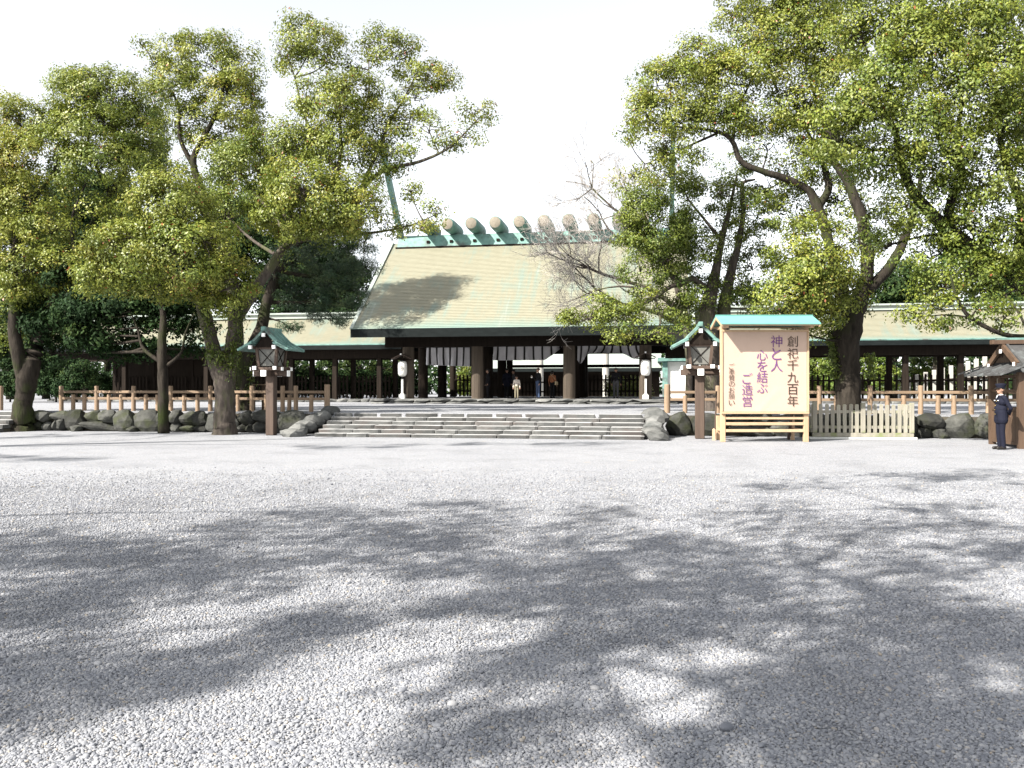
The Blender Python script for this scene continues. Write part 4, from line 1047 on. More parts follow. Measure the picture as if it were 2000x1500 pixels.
wm, s = person('person', 'visitor in rust-coloured top with a tan shoulder bag', at(1079, 48.2), 2.7, 1.60, dict(top='rust', bottom='blackc'), DN, hairlong=True)
m = MB(); m.box(-.32, -.20, -.14, .12, .78, 1.0); m.build('bag', M['tan'], wm, bevel=.03)
m = MB(); m.tube([(-.26, 0, 1.0), (-.20, .14, 1.22), (.0, .15, 1.36), (.13, .05, 1.43), (.06, -.13, 1.33), (-.15, -.15, 1.15), (-.26, 0, 1.0)], .012, 6); m.build('bag_strap', M['tan'], wm)
person('person', 'dark visitor with grey trousers standing before the bright hedge', at(1203, 47.6), 3.0, 1.74, dict(top='blackc', bottom='grey'), DN)

# ------------------------------------------------------------------ trees in view
GA = 'broad camphor trees along the forecourt'
# forked camphor on the left
Z = 28.6
b3 = W(437, 848, Z)*np.array([1, 1, 0])
limbs = [
 LB(Z, [(437, 858, 0, .50), (437, 842, 0, .42), (437, 825, 0, .38), (436, 795, 0, .35), (437, 755, 0, .34), (432, 715, 0, .33), (420, 680, 0, .25), (408, 640, -.1, .24), (398, 600, -.2, .22), (385, 560, -.4, .15), (360, 500, -.8, .11), (335, 440, -1.2, .07), (320, 400, -1.4, .03)]),
 LB(Z, [(438, 735, 0, .28), (452, 700, .1, .25), (458, 660, .1, .24), (466, 620, .2, .23), (490, 580, .4, .20), (530, 520, .5, .17), (570, 470, .5, .15), (620, 420, .3, .12), (660, 340, .5, .09), (665, 250, .6, .06), (650, 180, .8, .03)]),
 LB(Z, [(570, 470, .5, .13), (640, 450, 1.0, .11), (700, 380, 1.2, .09), (745, 335, 1.0, .075), (820, 315, .8, .055), (880, 285, .7, .04), (935, 230, .6, .02)]),
 LB(Z, [(700, 380, 1.2, .07), (735, 300, 1.4, .06), (760, 240, 1.5, .05), (790, 190, 1.5, .035), (820, 130, 1.5, .02)]),
 LB(Z, [(660, 340, .5, .07), (600, 240, 1.0, .05), (575, 150, 1.2, .03)]),
 LB(Z, [(660, 300, .6, .06), (715, 200, 1.2, .04), (720, 120, 1.3, .02)]),
 LB(Z, [(640, 450, 1.0, .08), (720, 455, .8, .05), (800, 440, .6, .03), (860, 415, .5, .015)]),
 LB(Z, [(398, 600, -.2, .12), (340, 560, -.8, .08), (260, 530, -1.4, .05), (200, 540, -1.6, .03)]),
]
blobs = BB(Z, [
 (340, 405, 82, 76, -1.8, 1.4, .04), (260, 495, 92, 70, -1.9, 1.35, .05), (200, 540, 52, 42, -1.6, 1, .06), (360, 500, 96, 80, -2.0, 1.4, .04), (430, 560, 70, 60, -1.4, 1.2, .06), (300, 560, 60, 38, -1.4, .9, .04),
 (600, 385, 96, 66, -1.0, 1.35, .06), (680, 405, 80, 60, -.8, 1.3, .05), (560, 430, 60, 44, -.6, 1, .06), (650, 450, 80, 34, -.2, .9, 0),
 (640, 215, 78, 76, .4, 1.05, .04), (690, 190, 62, 54, .6, 1, .04), (660, 290, 92, 56, .7, 1, 0), (580, 290, 66, 56, .8, .9, 0),
 (610, 80, 64, 46, 1.2, .85, .06), (560, 105, 40, 34, 1.2, .7, .04), (640, 120, 40, 30, 1.3, .7, .02),
 (722, 85, 36, 36, 1.4, .6, .04), (775, 110, 52, 44, 1.5, .75, .06), (835, 150, 44, 42, 1.5, .75, .08), (810, 190, 50, 40, 1.5, .55, .06), (868, 165, 22, 22, 1.5, .5, .06), (685, 130, 24, 24, 1.4, .5, 0),
 (750, 270, 56, 50, 1.2, .7, .02), (740, 330, 44, 40, 1.0, .8, 0), (790, 250, 34, 32, 1.3, .45, .04), (838, 255, 36, 34, .9, .5, .02), (880, 285, 34, 26, .7, .45, .02), (925, 220, 40, 28, .6, .55, .05), (905, 265, 36, 24, .6, .3, .02), (800, 300, 40, 22, .8, .4, 0),
 (520, 300, 62, 52, 1.6, .9, -.05), (470, 340, 80, 70, 2.4, .9, -.12), (540, 400, 70, 60, 2.2, .8, -.12), (440, 420, 60, 60, 2.2, .8, -.12),
 (850, 420, 30, 24, .5, .6, .02), (800, 372, 26, 16, .7, .3, .03), (770, 440, 40, 22, .7, .5, 0), (820, 445, 34, 14, .6, .35, 0)])
ev = []
for (px, py, rr, dz, n_) in [(402, 640, 12, -.25, 260), (412, 690, 12, -.3, 200), (455, 680, 12, -.2, 260), (462, 640, 14, -.1, 300), (448, 705, 14, -.2, 300), (470, 600, 14, 0, 260), (398, 600, 12, -.4, 260), (430, 700, 8, -.3, 120), (560, 480, 22, .3, 260), (600, 440, 24, .3, 260)]:
    ev += [W(px+random.gauss(0, rr*.6), py+random.gauss(0, rr*1.1), Z+dz+random.gauss(0, .1)) for _ in range(n_)]
make_tree('camphor_tree', 'large camphor with a forked ivy-clad trunk beside the wooden lantern post', 'tree', GA, b3, limbs, blobs, M['camphor'], M['bark'], extra=(ev,), hue=(.42, .12, .2))

# taller camphor behind it on the terrace
Z = 40.6
b8 = W(452, 790, Z)*np.array([1, 1, 0]); b8[2] = TZ
limbs = [
 LB(Z, [(452, 795, 0, .5), (455, 740, 0, .40), (458, 660, 0, .36), (455, 580, 0, .32), (440, 500, .1, .28), (410, 420, 0, .22), (375, 320, 0, .16), (395, 270, 0, .12), (425, 210, 0, .08), (440, 150, 0, .03)]),
 LB(Z, [(375, 320, 0, .13), (350, 270, 0, .1), (345, 200, 0, .06), (300, 125, 0, .03)]),
 LB(Z, [(410, 420, 0, .15), (330, 360, .3, .12), (290, 320, .4, .06)]),
]
blobs = BB(Z, [(400, 120, 74, 56, 0, .95, .06), (345, 90, 36, 34, 0, .8, .06), (465, 130, 44, 52, 0, .85, .05), (440, 190, 62, 52, -.2, 1, .10), (350, 165, 50, 50, 0, .9, .02), (275, 85, 24, 18, 0, .25, .06), (480, 230, 40, 40, 0, .8, 0), (400, 235, 46, 30, .2, .6, 0), (320, 340, 60, 50, .6, .8, -.1), (470, 330, 70, 60, .6, .8, -.1), (500, 270, 40, 40, .3, .7, 0), (390, 410, 70, 50, .5, .7, -.1), (420, 290, 50, 36, .4, .9, 0), (360, 240, 46, 40, .5, .9, 0), (300, 200, 44, 50, .8, .9, 0), (310, 130, 30, 34, .2, .7, .04), (490, 180, 30, 40, .4, .8, .04), (300, 280, 50, 44, .8, .9, -.05), (420, 80, 40, 26, 0, .6, .06)])
make_tree('camphor_tree', 'tall camphor on the terrace whose top shows above the forked one', 'tree', GA, b8, limbs, blobs, M['camphor'], M['bark_dark'], hue=(.42, .12, .2), leaf=(.13, .064), clump=.56, per=120, dens=.9)

# yellowish camphor at the far left
Z = 30.8
b1 = W(45, 842, Z)*np.array([1, 1, 0])
limbs = [
 LB(Z, [(47, 852, 0, .60), (47, 838, 0, .47), (48, 820, 0, .40), (48, 795, 0, .36), (50, 760, 0, .36), (53, 720, 0, .37), (60, 690, .1, .33), (75, 650, .2, .26), (95, 600, .4, .2), (120, 540, .6, .17), (160, 470, .8, .14), (215, 380, 1.0, .12), (245, 320, 1.0, .08), (240, 250, 1.0, .04)]),
 LB(Z, [(50, 770, 0, .22), (42, 715, -.1, .24), (30, 660, -.2, .22), (28, 590, -.3, .18), (25, 500, -.2, .14), (55, 400, 0, .1), (100, 340, .2, .06), (130, 270, .4, .03)]),
 LB(Z, [(55, 400, 0, .08), (20, 330, .2, .05), (10, 250, .4, .03)]),
 LB(Z, [(75, 650, .2, .16), (140, 600, -.3, .12), (150, 520, -.3, .08), (140, 430, -.2, .05), (170, 350, 0, .03)]),
 LB(Z, [(215, 380, 1.0, .08), (190, 330, .6, .06), (170, 260, .6, .04), (190, 180, .8, .02)]),
]
blobs = BB(Z, [
 (200, 190, 88, 58, .8, 1.1, .0), (140, 170, 52, 44, 1.2, 1, -.04), (250, 240, 70, 62, 1.0, 1.05, 0), (170, 260, 84, 62, .2, 1.1, .0), (110, 250, 52, 60, .6, 1, 0), (210, 320, 84, 54, .2, 1.05, .02), (270, 310, 50, 44, 1.2, .9, -.08), (130, 330, 50, 46, .1, .9, .02),
 (40, 240, 56, 50, .6, .9, .22), (10, 220, 40, 40, .8, .7, .2), (50, 310, 60, 50, 0, 1, .28), (0, 330, 50, 60, .1, 1, .28), (50, 400, 66, 44, .1, .9, .2), (100, 450, 60, 50, -.2, .9, .12), (20, 470, 60, 52, -.2, .9, .16), (60, 530, 70, 50, -.3, .9, .12), (120, 520, 52, 44, -.3, .85, .1), (10, 570, 50, 50, -.2, .8, .06), (180, 420, 46, 44, .2, .8, .0), (-40, 420, 50, 120, .2, .9, .12), (240, 420, 46, 50, 1.6, .8, -.1), (70, 590, 60, 40, .6, .9, 0), (10, 640, 46, 44, .8, .8, -.05), (110, 660, 44, 30, 1.0, .6, -.05)])
make_tree('camphor_tree', 'yellowish camphor with flared mossy trunk by the narrow side steps', 'tree', GA, b1, limbs, blobs, M['camphor'], M['bark_dark'], hue=(.36, .12, .2), red=.006)

# slim shaded tree
Z = 29.3
b2 = W(318, 846, Z)*np.array([1, 1, 0])
limbs = [
 LB(Z, [(319, 848, 0, .22), (319, 830, 0, .19), (320, 780, 0, .175), (318, 720, 0, .17), (316, 670, .1, .15), (318, 620, .2, .11), (310, 560, .3, .06)]),
 LB(Z, [(318, 710, 0, .08), (280, 680, .2, .06), (268, 640, .3, .04), (250, 600, .4, .02)]),
 LB(Z, [(318, 720, 0, .08), (352, 690, -.1, .05), (362, 650, 0, .035), (380, 610, .2, .02)]),
]
blobs = BB(Z, [(250, 600, 80, 46, 1.0, 1.1, -.1), (330, 580, 66, 44, 1.0, 1.1, -.1), (170, 610, 70, 48, 1.0, 1, -.1), (290, 650, 56, 28, .8, .8, 0), (375, 640, 44, 36, 1.3, .8, 0), (210, 655, 60, 28, .8, .8, 0), (120, 640, 60, 44, 1.5, .9, -.1), (140, 560, 60, 50, 1.4, .9, -.1), (230, 540, 80, 44, 1.6, .9, -.1), (360, 540, 60, 44, 1.6, .9, -.1), (60, 620, 60, 46, 2.2, .9, -.1), (160, 670, 50, 26, 1.4, 1, -.1), (230, 685, 44, 18, 1.6, .8, -.1), (300, 680, 44, 18, 1.6, .7, -.1), (370, 680, 34, 20, 1.8, .8, -.1), (100, 690, 44, 30, 2.0, .9, -.1)])
make_tree('slim_tree', 'slim dark straight-trunked tree standing against the boulder wall', 'tree', None, b2, limbs, blobs, M['forest'], M['bark_dark'], hue=(.42, .15, .2), dens=.9, red=0, leaf=(.16, .08), per=100)

# pine leaning behind the railing
Z = 32.0
b4 = W(484, 800, Z)*np.array([1, 1, 0]); b4[2] = TZ
limbs = [LB(Z, [(482, 806, 0, .34), (483, 780, 0, .30), (480, 730, 0, .27), (490, 690, 0, .25), (512, 640, .2, .23), (522, 590, .4, .21), (545, 530, .8, .16), (590, 470, 1.4, .1), (640, 430, 2, .05)]),
 LB(Z, [(545, 530, .8, .1), (620, 540, 1.2, .07), (690, 530, 1.5, .03)]), LB(Z, [(522, 590, .4, .09), (600, 590, .8, .06), (680, 580, 1.2, .03)]), LB(Z, [(518, 620, .3, .05), (548, 628, .1, .03), (572, 645, 0, .015)])]
blobs = BB(Z, [(640, 540, 60, 28, 1.4, .9, 0), (700, 525, 44, 26, 1.6, .9, .1), (600, 585, 56, 24, 1.0, .8, -.1), (680, 580, 46, 24, 1.4, .8, .05), (570, 510, 44, 30, 1.2, .8, -.1), (640, 480, 60, 34, 2.0, .8, 0), (710, 470, 40, 26, 2.2, .7, .05), (566, 640, 20, 9, 0, .7, 0), (545, 560, 36, 26, .8, .6, -.1), (650, 620, 50, 16, 1.6, .5, -.1)])
ev = [W(random.gauss(478, 10), random.uniform(690, 790), Z-.22+random.gauss(0, .06)) for _ in range(900)]
make_tree('pine_tree', 'leaning pine with ivy on its trunk behind the log railing', 'tree', None, b4, limbs, blobs, M['pine'], M['bark_dark'], leaf=(.17, .02), per=170, clump=.36, hue=(.45, .15, .3), red=0, extra=(ev,), needle=True)

# large camphor on the right, inside the picket fence
Z = 27.7
b5 = W(1655, 860, Z)*np.array([1, 1, 0])
limbs = [
 LB(Z, [(1656, 864, 0, .50), (1656, 830, 0, .42), (1657, 780, 0, .39), (1656, 720, 0, .40), (1652, 670, 0, .42), (1660, 625, 0, .42), (1678, 590, .1, .32), (1690, 550, .2, .24), (1696, 500, .3, .22), (1688, 450, .4, .20), (1676, 400, .5, .18), (1655, 350, .7, .15), (1630, 310, .8, .11), (1610, 240, .9, .07), (1580, 150, 1.0, .03)]),
 LB(Z, [(1640, 620, -.1, .16), (1622, 590, -.4, .12), (1610, 555, -.8, .09), (1590, 510, -1.2, .05), (1570, 470, -1.3, .03)]),
 LB(Z, [(1655, 600, .4, .20), (1625, 500, .9, .17), (1610, 440, 1.1, .17), (1598, 405, 1.2, .18), (1582, 372, 1.2, .13), (1540, 352, 1.2, .12), (1490, 335, 1.2, .11), (1450, 315, 1.2, .10), (1432, 275, 1.2, .08), (1405, 258, 1.2, .06), (1350, 250, 1.2, .04), (1290, 245, 1.2, .02)]),
 LB(Z, [(1598, 405, 1.2, .15), (1618, 370, 1.3, .13), (1612, 330, 1.4, .10), (1590, 280, 1.5, .06), (1550, 200, 1.5, .03)]),
 LB(Z, [(1432, 275, 1.2, .06), (1440, 220, 1.3, .045), (1480, 130, 1.4, .03)]),
 LB(Z, [(1520, 180, .6, .05), (1500, 120, .6, .04), (1480, 70, .6, .02)]),
 LB(Z, [(1405, 258, 1.2, .05), (1310, 300, 1.0, .03), (1260, 320, .9, .015)]),
 LB(Z, [(1678, 580, .1, .24), (1715, 545, .3, .2), (1742, 515, .5, .19), (1765, 470, .8, .15), (1790, 400, 1.0, .1), (1800, 330, 1.2, .05)]),
]
blobs = BB(Z, [
 (1590, 520, 84, 56, -1.5, 1.25, .06), (1550, 570, 70, 52, -1.5, 1.2, .06), (1630, 570, 60, 52, -1.3, 1.2, .06), (1575, 455, 50, 40, -1.0, .9, .08), (1600, 610, 62, 34, -1.1, .8, .02), (1530, 610, 36, 26, -1.2, .7, .02), (1560, 650, 40, 22, -.6, .5, -.1), (1620, 650, 40, 24, .2, .6, -.15),
 (1310, 165, 66, 56, 1.2, .95, .08), (1360, 120, 66, 50, 1.3, .95, .08), (1265, 225, 56, 48, 1.2, .85, .10), (1222, 255, 34, 28, 1.1, .6, .06), (1330, 235, 70, 44, 1.2, .9, .06), (1420, 160, 72, 56, 1.3, 1, .08), (1400, 230, 70, 40, 1.4, .9, .04), (1300, 290, 60, 30, 1.0, .6, .06), (1240, 345, 36, 26, .8, .5, .08), (1280, 330, 46, 24, 1.0, .4, .05),
 (1470, 70, 66, 56, 1.2, 1, .06), (1540, 60, 66, 60, 1.0, 1, .06), (1500, 140, 72, 56, .9, 1, .10), (1560, 210, 70, 58, .8, 1, .08), (1480, 230, 66, 46, 1.4, .9, 0), (1610, 90, 70, 66, .8, 1, .06), (1430, 25, 40, 34, 1.2, .7, .02), (1600, 10, 90, 50, 1.0, 1, .04), (1530, -40, 90, 50, 1.0, 1, .04), (1350, 300, 44, 24, 1.2, .4, 0), (1570, 300, 50, 34, 1.2, .55, 0), (1640, 160, 60, 60, .8, 1, .04), (1500, 290, 36, 24, 1.4, .35, 0), (1560, 350, 56, 40, 1.8, .7, -.05), (1640, 390, 50, 50, 1.6, .7, -.05), (1500, 370, 50, 40, 2.2, .6, -.05), (1640, 300, 50, 50, 1.2, .9, 0), (1590, 250, 60, 50, 1.0, .9, .02), (1560, 420, 50, 40, 2.0, .6, -.08), (1730, 430, 50, 60, 1.4, .7, -.08), (1640, 480, 40, 50, 1.4, .6, -.08)])
ev = [W(1632+random.gauss(0, 7), random.uniform(655, 740), Z-.1+random.gauss(0, .1)) for _ in range(700)]+[W(1690+random.gauss(0, 10), random.uniform(420, 620), Z+.1+random.gauss(0, .12)) for _ in range(700)]+[W(1700+random.gauss(0, 6), random.uniform(690, 740), Z+random.gauss(0, .1)) for _ in range(300)]
make_tree('camphor_tree', 'large dark-trunked camphor rising from inside the weathered picket fence', 'tree', GA, b5, limbs, blobs, M['camphor'], M['bark_dark'], extra=(ev,), hue=(.40, .12, .2))

# big camphor whose trunk stands past the right edge
Z = 24.2
b6 = W(2190, 860, Z+1)*np.array([1, 1, 0])
limbs = [
 [(b6, .75), (b6+np.array([0, 0, .5]), .5), (b6+np.array([-.1, 0, 2.5]), .45), (W(2120, 650, Z+1), .42), (W(2040, 580, Z+.8), .36), (W(1960, 530, Z+.7), .30), (W(1890, 485, Z+.6), .27), (W(1850, 450, Z+.5), .24), (W(1830, 425, Z+.4), .18), (W(1790, 380, Z+.3), .15), (W(1762, 320, Z+.2), .12), (W(1745, 245, Z), .08), (W(1700, 200, Z-.2), .04)],
 LB(Z, [(1850, 450, .5, .15), (1860, 390, .3, .13), (1880, 345, .2, .1), (1870, 270, .1, .08), (1880, 190, 0, .05), (1860, 110, 0, .03)]),
 LB(Z, [(1870, 330, .2, .07), (1835, 270, 0, .06), (1822, 200, -.2, .04), (1815, 140, -.3, .02)]),
 [(W(2120, 650, Z+1), .2), (W(2050, 655, Z-.2), .12), (W(2000, 658, Z-.8), .075), (W(1950, 650, Z-1), .065), (W(1895, 620, Z-1), .055), (W(1868, 580, Z-1), .045), (W(1858, 540, Z-1), .03)],
 [(W(1895, 620, Z-1), .03), (W(1850, 615, Z-1), .02), (W(1780, 620, Z-1), .012)],
 [(W(1980, 540, Z+.7), .2), (W(2000, 420, Z+.6), .15), (W(1960, 300, Z+.3), .09), (W(1950, 180, Z+.2), .05), (W(1920, 80, Z+.2), .03)],
]
blobs = BB(Z, [
 (1690, 220, 76, 66, -.8, 1.1, .04), (1640, 270, 56, 56, -.8, 1.0, .02), (1740, 160, 70, 66, -.7, 1.1, .04), (1700, 310, 62, 50, -.4, 1, -.02), (1790, 250, 72, 66, -.8, 1.1, .04), (1820, 110, 80, 70, -.6, 1.1, .06), (1760, 60, 76, 60, -.2, 1.05, .06), (1900, 70, 84, 70, -.4, 1.1, .05), (1690, 80, 60, 60, .2, 1, .04), (1890, 190, 80, 70, -.8, 1.1, .04), (1960, 130, 70, 80, -.5, 1.1, .04), (1960, 250, 70, 66, -.6, 1.05, .02), (1860, 310, 76, 58, -.6, 1.05, 0), (1780, 340, 60, 50, -.2, .9, -.04), (1940, 360, 80, 66, -.4, 1, .02), (1860, 390, 60, 44, 0, .8, -.06), (1780, 420, 50, 50, .3, .8, -.02), (1900, 450, 80, 56, .2, .9, -.06), (1970, 470, 70, 60, .2, 1, .0), (1820, 500, 70, 46, .6, .85, -.08), (1890, 540, 76, 46, .3, .85, -.08), (1960, 570, 60, 44, 0, .8, -.04), (1840, 560, 50, 36, .3, .6, -.06), (1960, 20, 80, 50, -.2, 1.1, .04), (1840, 0, 90, 46, .2, 1.1, .04), (2040, 200, 60, 200, 0, 1, .02), (2050, 480, 60, 100, 0, 1, 0), (1730, 480, 40, 36, .9, .5, -.04),
 (1910, 600, 50, 26, -1, .45, -.02), (1840, 600, 44, 24, -1, .38, 0), (1790, 615, 34, 16, -1, .3, .04), (1960, 625, 44, 20, -1, .4, 0), (1830, 632, 26, 10, -1, .25, .04), (1690, -30, 90, 50, .2, 1, .04)])
make_tree('camphor_tree', 'huge leafy camphor overhanging the guard booth', 'tree', GA, b6, limbs, blobs, M['camphor'], M['bark_dark'], hue=(.32, .11, .2), red=.003)

# twin-trunked tree on the terrace behind the board
Z = 31.5
b7 = W(1390, 795, Z)*np.array([1, 1, 0]); b7[2] = TZ
limbs = [
 LB(Z, [(1388, 802, 0, .45), (1387, 770, 0, .36), (1386, 720, 0, .34), (1384, 660, 0, .32), (1380, 610, 0, .30), (1390, 570, 0, .26), (1398, 530, .1, .18), (1410, 470, .2, .12), (1425, 410, .3, .08), (1440, 340, .4, .04)]),
 LB(Z, [(1390, 700, .2, .26), (1412, 640, .4, .26), (1418, 590, .5, .25), (1425, 550, .6, .2), (1440, 490, .7, .14), (1452, 420, .8, .09), (1450, 360, .9, .07), (1475, 350, 1, .04)]),
 LB(Z, [(1388, 570, 0, .12), (1355, 545, -.4, .12), (1335, 555, -.6, .11), (1310, 560, -.8, .085), (1280, 580, -1.0, .075), (1240, 600, -1.2, .06), (1190, 610, -1.4, .045), (1140, 625, -1.5, .025), (1100, 640, -1.5, .012)]),
 LB(Z, [(1335, 550, -.6, .08), (1300, 530, -.8, .06), (1290, 480, -.9, .05), (1270, 440, -1, .035), (1250, 400, -1, .02)]),
 LB(Z, [(1280, 580, -1.0, .05), (1230, 560, -1.2, .04), (1170, 565, -1.4, .025), (1110, 590, -1.5, .012)]),
 LB(Z, [(1280, 585, -1.0, .05), (1290, 630, -1.3, .04), (1270, 660, -1.5, .02)]),
 LB(Z, [(1410, 470, .2, .08), (1370, 420, 0, .05), (1340, 380, -.1, .03), (1330, 330, 0, .02)]),
]
blobs = BB(Z, [
 (1260, 410, 50, 44, -1, 1.3, -.02), (1290, 465, 66, 40, -.9, 1.3, -.05), (1235, 480, 40, 30, -1.1, .7, 0), (1300, 350, 50, 30, 0, .6, 0), (1250, 530, 50, 30, -1.0, .5, 0), (1370, 570, 46, 36, -.2, .8, -.08), (1340, 440, 40, 40, -.6, .7, -.1), (1330, 510, 60, 34, -.6, .7, -.08), (1230, 440, 26, 26, -1, .7, .05),
 (1330, 370, 56, 34, .2, .45, 0), (1400, 380, 56, 40, .3, .5, 0), (1450, 330, 50, 40, .8, .5, -.04), (1440, 430, 46, 44, .6, .5, -.05), (1390, 480, 44, 44, .2, .5, -.08), (1480, 420, 50, 60, 1, .55, -.05), (1470, 520, 50, 50, .8, .7, -.05), (1440, 590, 40, 44, .8, .7, -.1), (1490, 600, 40, 40, .4, .7, -.05),
 (1215, 612, 56, 26, -1.3, .9, .12), (1150, 622, 46, 20, -1.5, .8, .14), (1175, 590, 40, 16, -1.4, .3, .1), (1240, 640, 44, 18, -1.4, .5, .1), (1110, 615, 24, 12, -1.5, .3, .12), (1285, 655, 40, 16, -1.5, .5, .08), (1345, 650, 30, 16, -1.2, .55, .02), (1260, 575, 40, 16, -1.1, .3, .05), (1200, 655, 26, 12, -1.5, .35, .1), (1320, 600, 50, 34, -.6, .8, -.05), (1300, 540, 50, 34, -.5, .6, -.05), (1350, 460, 44, 44, .2, .8, -.08), (1370, 620, 36, 30, .5, .8, -.1)])
make_tree('evergreen_tree', 'twin-trunked evergreen with low branches reaching across the gate roof', 'tree', None, b7, limbs, blobs, M['camphor'], M['bark'], hue=(.28, .1, .18), red=0, dens=1.1, per=125, leaf=(.10, .048), clump=.4)

# bare deciduous tree behind it
def bare_tree(name, label, base, starts, depth, seed, mat):
    r = np.random.default_rng(seed); root = empty(name, base); tag(root, label, 'tree')
    mb = MB(); tw = MB()
    def grow(p, d, L, rad, lev):
        n_ = 4; pts = [p]; dd = d.copy()
        for i in range(n_):
            dd = dd+r.normal(size=3)*.16+np.array([0, 0, .03]); dd /= np.linalg.norm(dd); pts.append(pts[-1]+dd*L/n_)
        pts = np.array(pts); (mb if lev < 2 else tw).tube(pts-base, np.linspace(rad, rad*.62, n_+1), 7 if lev < 2 else 3, cap=False)
        if lev >= depth: return
        for k in range(5):
            i = r.integers(1, n_+1) if k else n_
            nd_ = dd*(.9)+r.normal(size=3)*.52; nd_[2] += .05; nd_ /= np.linalg.norm(nd_)
            grow(pts[i], nd_, L*r.uniform(.6, .82), max(rad*.5, .006), lev+1)
    for pts, rr in starts:
        pr = catmull(pts, 5); mb.tube(pr-base, np.linspace(rr, rr*.45, len(pr)), 9)
        d = pr[-1]-pr[-3]; d /= np.linalg.norm(d); grow(pr[-1], d, 1.9, rr*.45, 0)
        k = len(pr)*2//3; d2 = d+r.normal(size=3)*.5; d2 /= np.linalg.norm(d2); grow(pr[k], d2, 1.7, rr*.4, 0)
    mb.build('trunk', M['bark'], root, smooth=True); tw.build('crown', mat, root)
    return root
Z = 36
bt = W(1345, 785, Z)*np.array([1, 1, 0]); bt[2] = TZ
bare_tree('bare_tree', 'leafless grey tree with fine twigs in front of the gate roof', bt, [
 ([W(1345, 785, Z), W(1345, 690, Z), W(1330, 620, Z), W(1280, 570, Z-.2), W(1210, 545, Z-.4)], .16),
 ([W(1345, 700, Z), W(1335, 600, Z), W(1300, 520, Z), W(1240, 480, Z)], .14),
 ([W(1335, 620, Z), W(1310, 520, Z+.2), W(1265, 450, Z+.3), W(1220, 420, Z+.3)], .13),
 ([W(1335, 640, Z), W(1280, 610, Z-.3), W(1220, 595, Z-.5), W(1180, 575, Z-.6)], .11)], 4, 5, M['twig'])

# ------------------------------------------------------------------ trees and shrubs behind the corridors
def wood_tree(px, ytop, Y, rx, label, mat, hue, nm='forest_tree', dens=.6, low=.62):
    u = (px-1000)/F; Zc = Y/(u*SA+CA); k = Zc/F
    base = W(px, 780, Zc)*np.array([1, 1, 0]); base[2] = TZ
    zt = CAMH+(HOR-ytop)*k; H = zt-TZ
    r = random.Random(int(px*7+ytop))
    limbs = [[(base, .3), (base+np.array([0, 0, H*.3]), .24), (base+np.array([r.uniform(-.4, .4), .2, H*.6]), .15), (base+np.array([r.uniform(-.6, .6), 0, H*.9]), .05)]]
    R = rx*k; bl = []
    for i in range(8):
        a = r.uniform(0, 6.28); q = r.uniform(.2, .75); zz = r.uniform(.38, .84)
        bl.append((base+np.array([math.cos(a)*q*R, math.sin(a)*q*R*.7, H*zz]), (R*r.uniform(.4, .6), R*r.uniform(.38, .5), H*r.uniform(.13, .2)), 1, r.uniform(-.12, .12)))
    return make_tree(nm, label, 'tree', 'trees behind the corridors', base, limbs, bl, mat, M['bark_dark'], leaf=(.30, .16), per=55, clump=.75, dens=dens, hue=(hue, .15, .25), red=0, twig_r=.02)
DL = ['dark evergreen rising behind the corridor roof by the forked camphor', 'dark evergreen rising behind the corridor roof by the guard booth']
for px, yt, Y, rx in [(-60, 330, 62, 170), (90, 330, 60, 150), (210, 310, 64, 150), (330, 300, 60, 140), (450, 320, 63, 140), (560, 370, 61, 120), (650, 445, 62, 95), (700, 520, 59, 60), (150, 560, 57, 110), (20, 540, 56, 120), (280, 540, 57.5, 110)]:
    wood_tree(px, yt, Y, rx, DL[0], M['forest'], .5, dens=.65)
for px, yt, Y, rx in [(1480, 560, 60, 90), (1590, 500, 63, 110), (1745, 500, 62, 80), (1830, 480, 64, 110), (1950, 470, 60, 120), (2080, 440, 62, 140)]:
    wood_tree(px, yt, Y, rx, DL[1], M['forest'], .5)
def shrub(px, ytop, Y, rx, label, group, mat, hue, per=60, nm='shrub', leaf=(.16, .09)):
    u = (px-1000)/F; Zc = Y/(u*SA+CA); k = Zc/F
    base = W(px, 780, Zc)*np.array([1, 1, 0]); base[2] = TZ; H = CAMH+(HOR-ytop)*k-TZ; R = rx*k
    limbs = [[(base, .06), (base+np.array([0, 0, H*.35]), .05), (base+np.array([.05, 0, H*.7]), .02)]]
    bl = [(base+np.array([R*.3*q, 0, H*zz]), (R*.7, R*.6, H*.3), 1, 0) for q, zz in ((-1, .38), (1, .38), (0, .68))]
    t_ = make_tree(nm, label, 'shrub', group, base, limbs, bl, mat, M['bark_dark'], leaf=leaf, per=per, clump=.4, dens=.8, hue=(hue, .12, .2), red=0)
    for c in t_.children:
        if c.name.startswith('crown'): c.name = 'foliage'
        elif c.name.startswith('trunk'): c.name = 'stems'
SG = 'shrubs seen through the open corridors'
for px, yt, Y, rx in [(575, 695, 58, 40), (640, 700, 60, 40), (700, 690, 57, 44), (750, 700, 58, 36)]:
    shrub(px, yt, Y, rx, 'green shrub seen through the corridor beside the straight curtain', SG, M['forest'], .7)
for px, yt, Y, rx in [(1600, 690, 60, 44), (1640, 690, 58, 36), (1710, 685, 59, 46), (1800, 690, 66, 40), (1860, 695, 66, 40)]:
    shrub(px, yt, Y, rx, 'bright green shrub seen through the corridor behind the large camphor', SG, M['hedge'], .35)
for px, yt, Y, rx in [(898, 712, 62, 20), (918, 708, 64, 20)]:
    shrub(px, yt, Y, rx, 'yellow-green shrub under the straight-hanging curtain', SG, M['hedge'], .6)
for px in (1188, 1212, 1236, 1258):
    shrub(px, 735, 60, 16, 'clipped yellow-green hedge bush behind the gate pickets', 'hedge bushes behind the gate', M['hedge'], .75, nm='hedge_bush', leaf=(.1, .06))
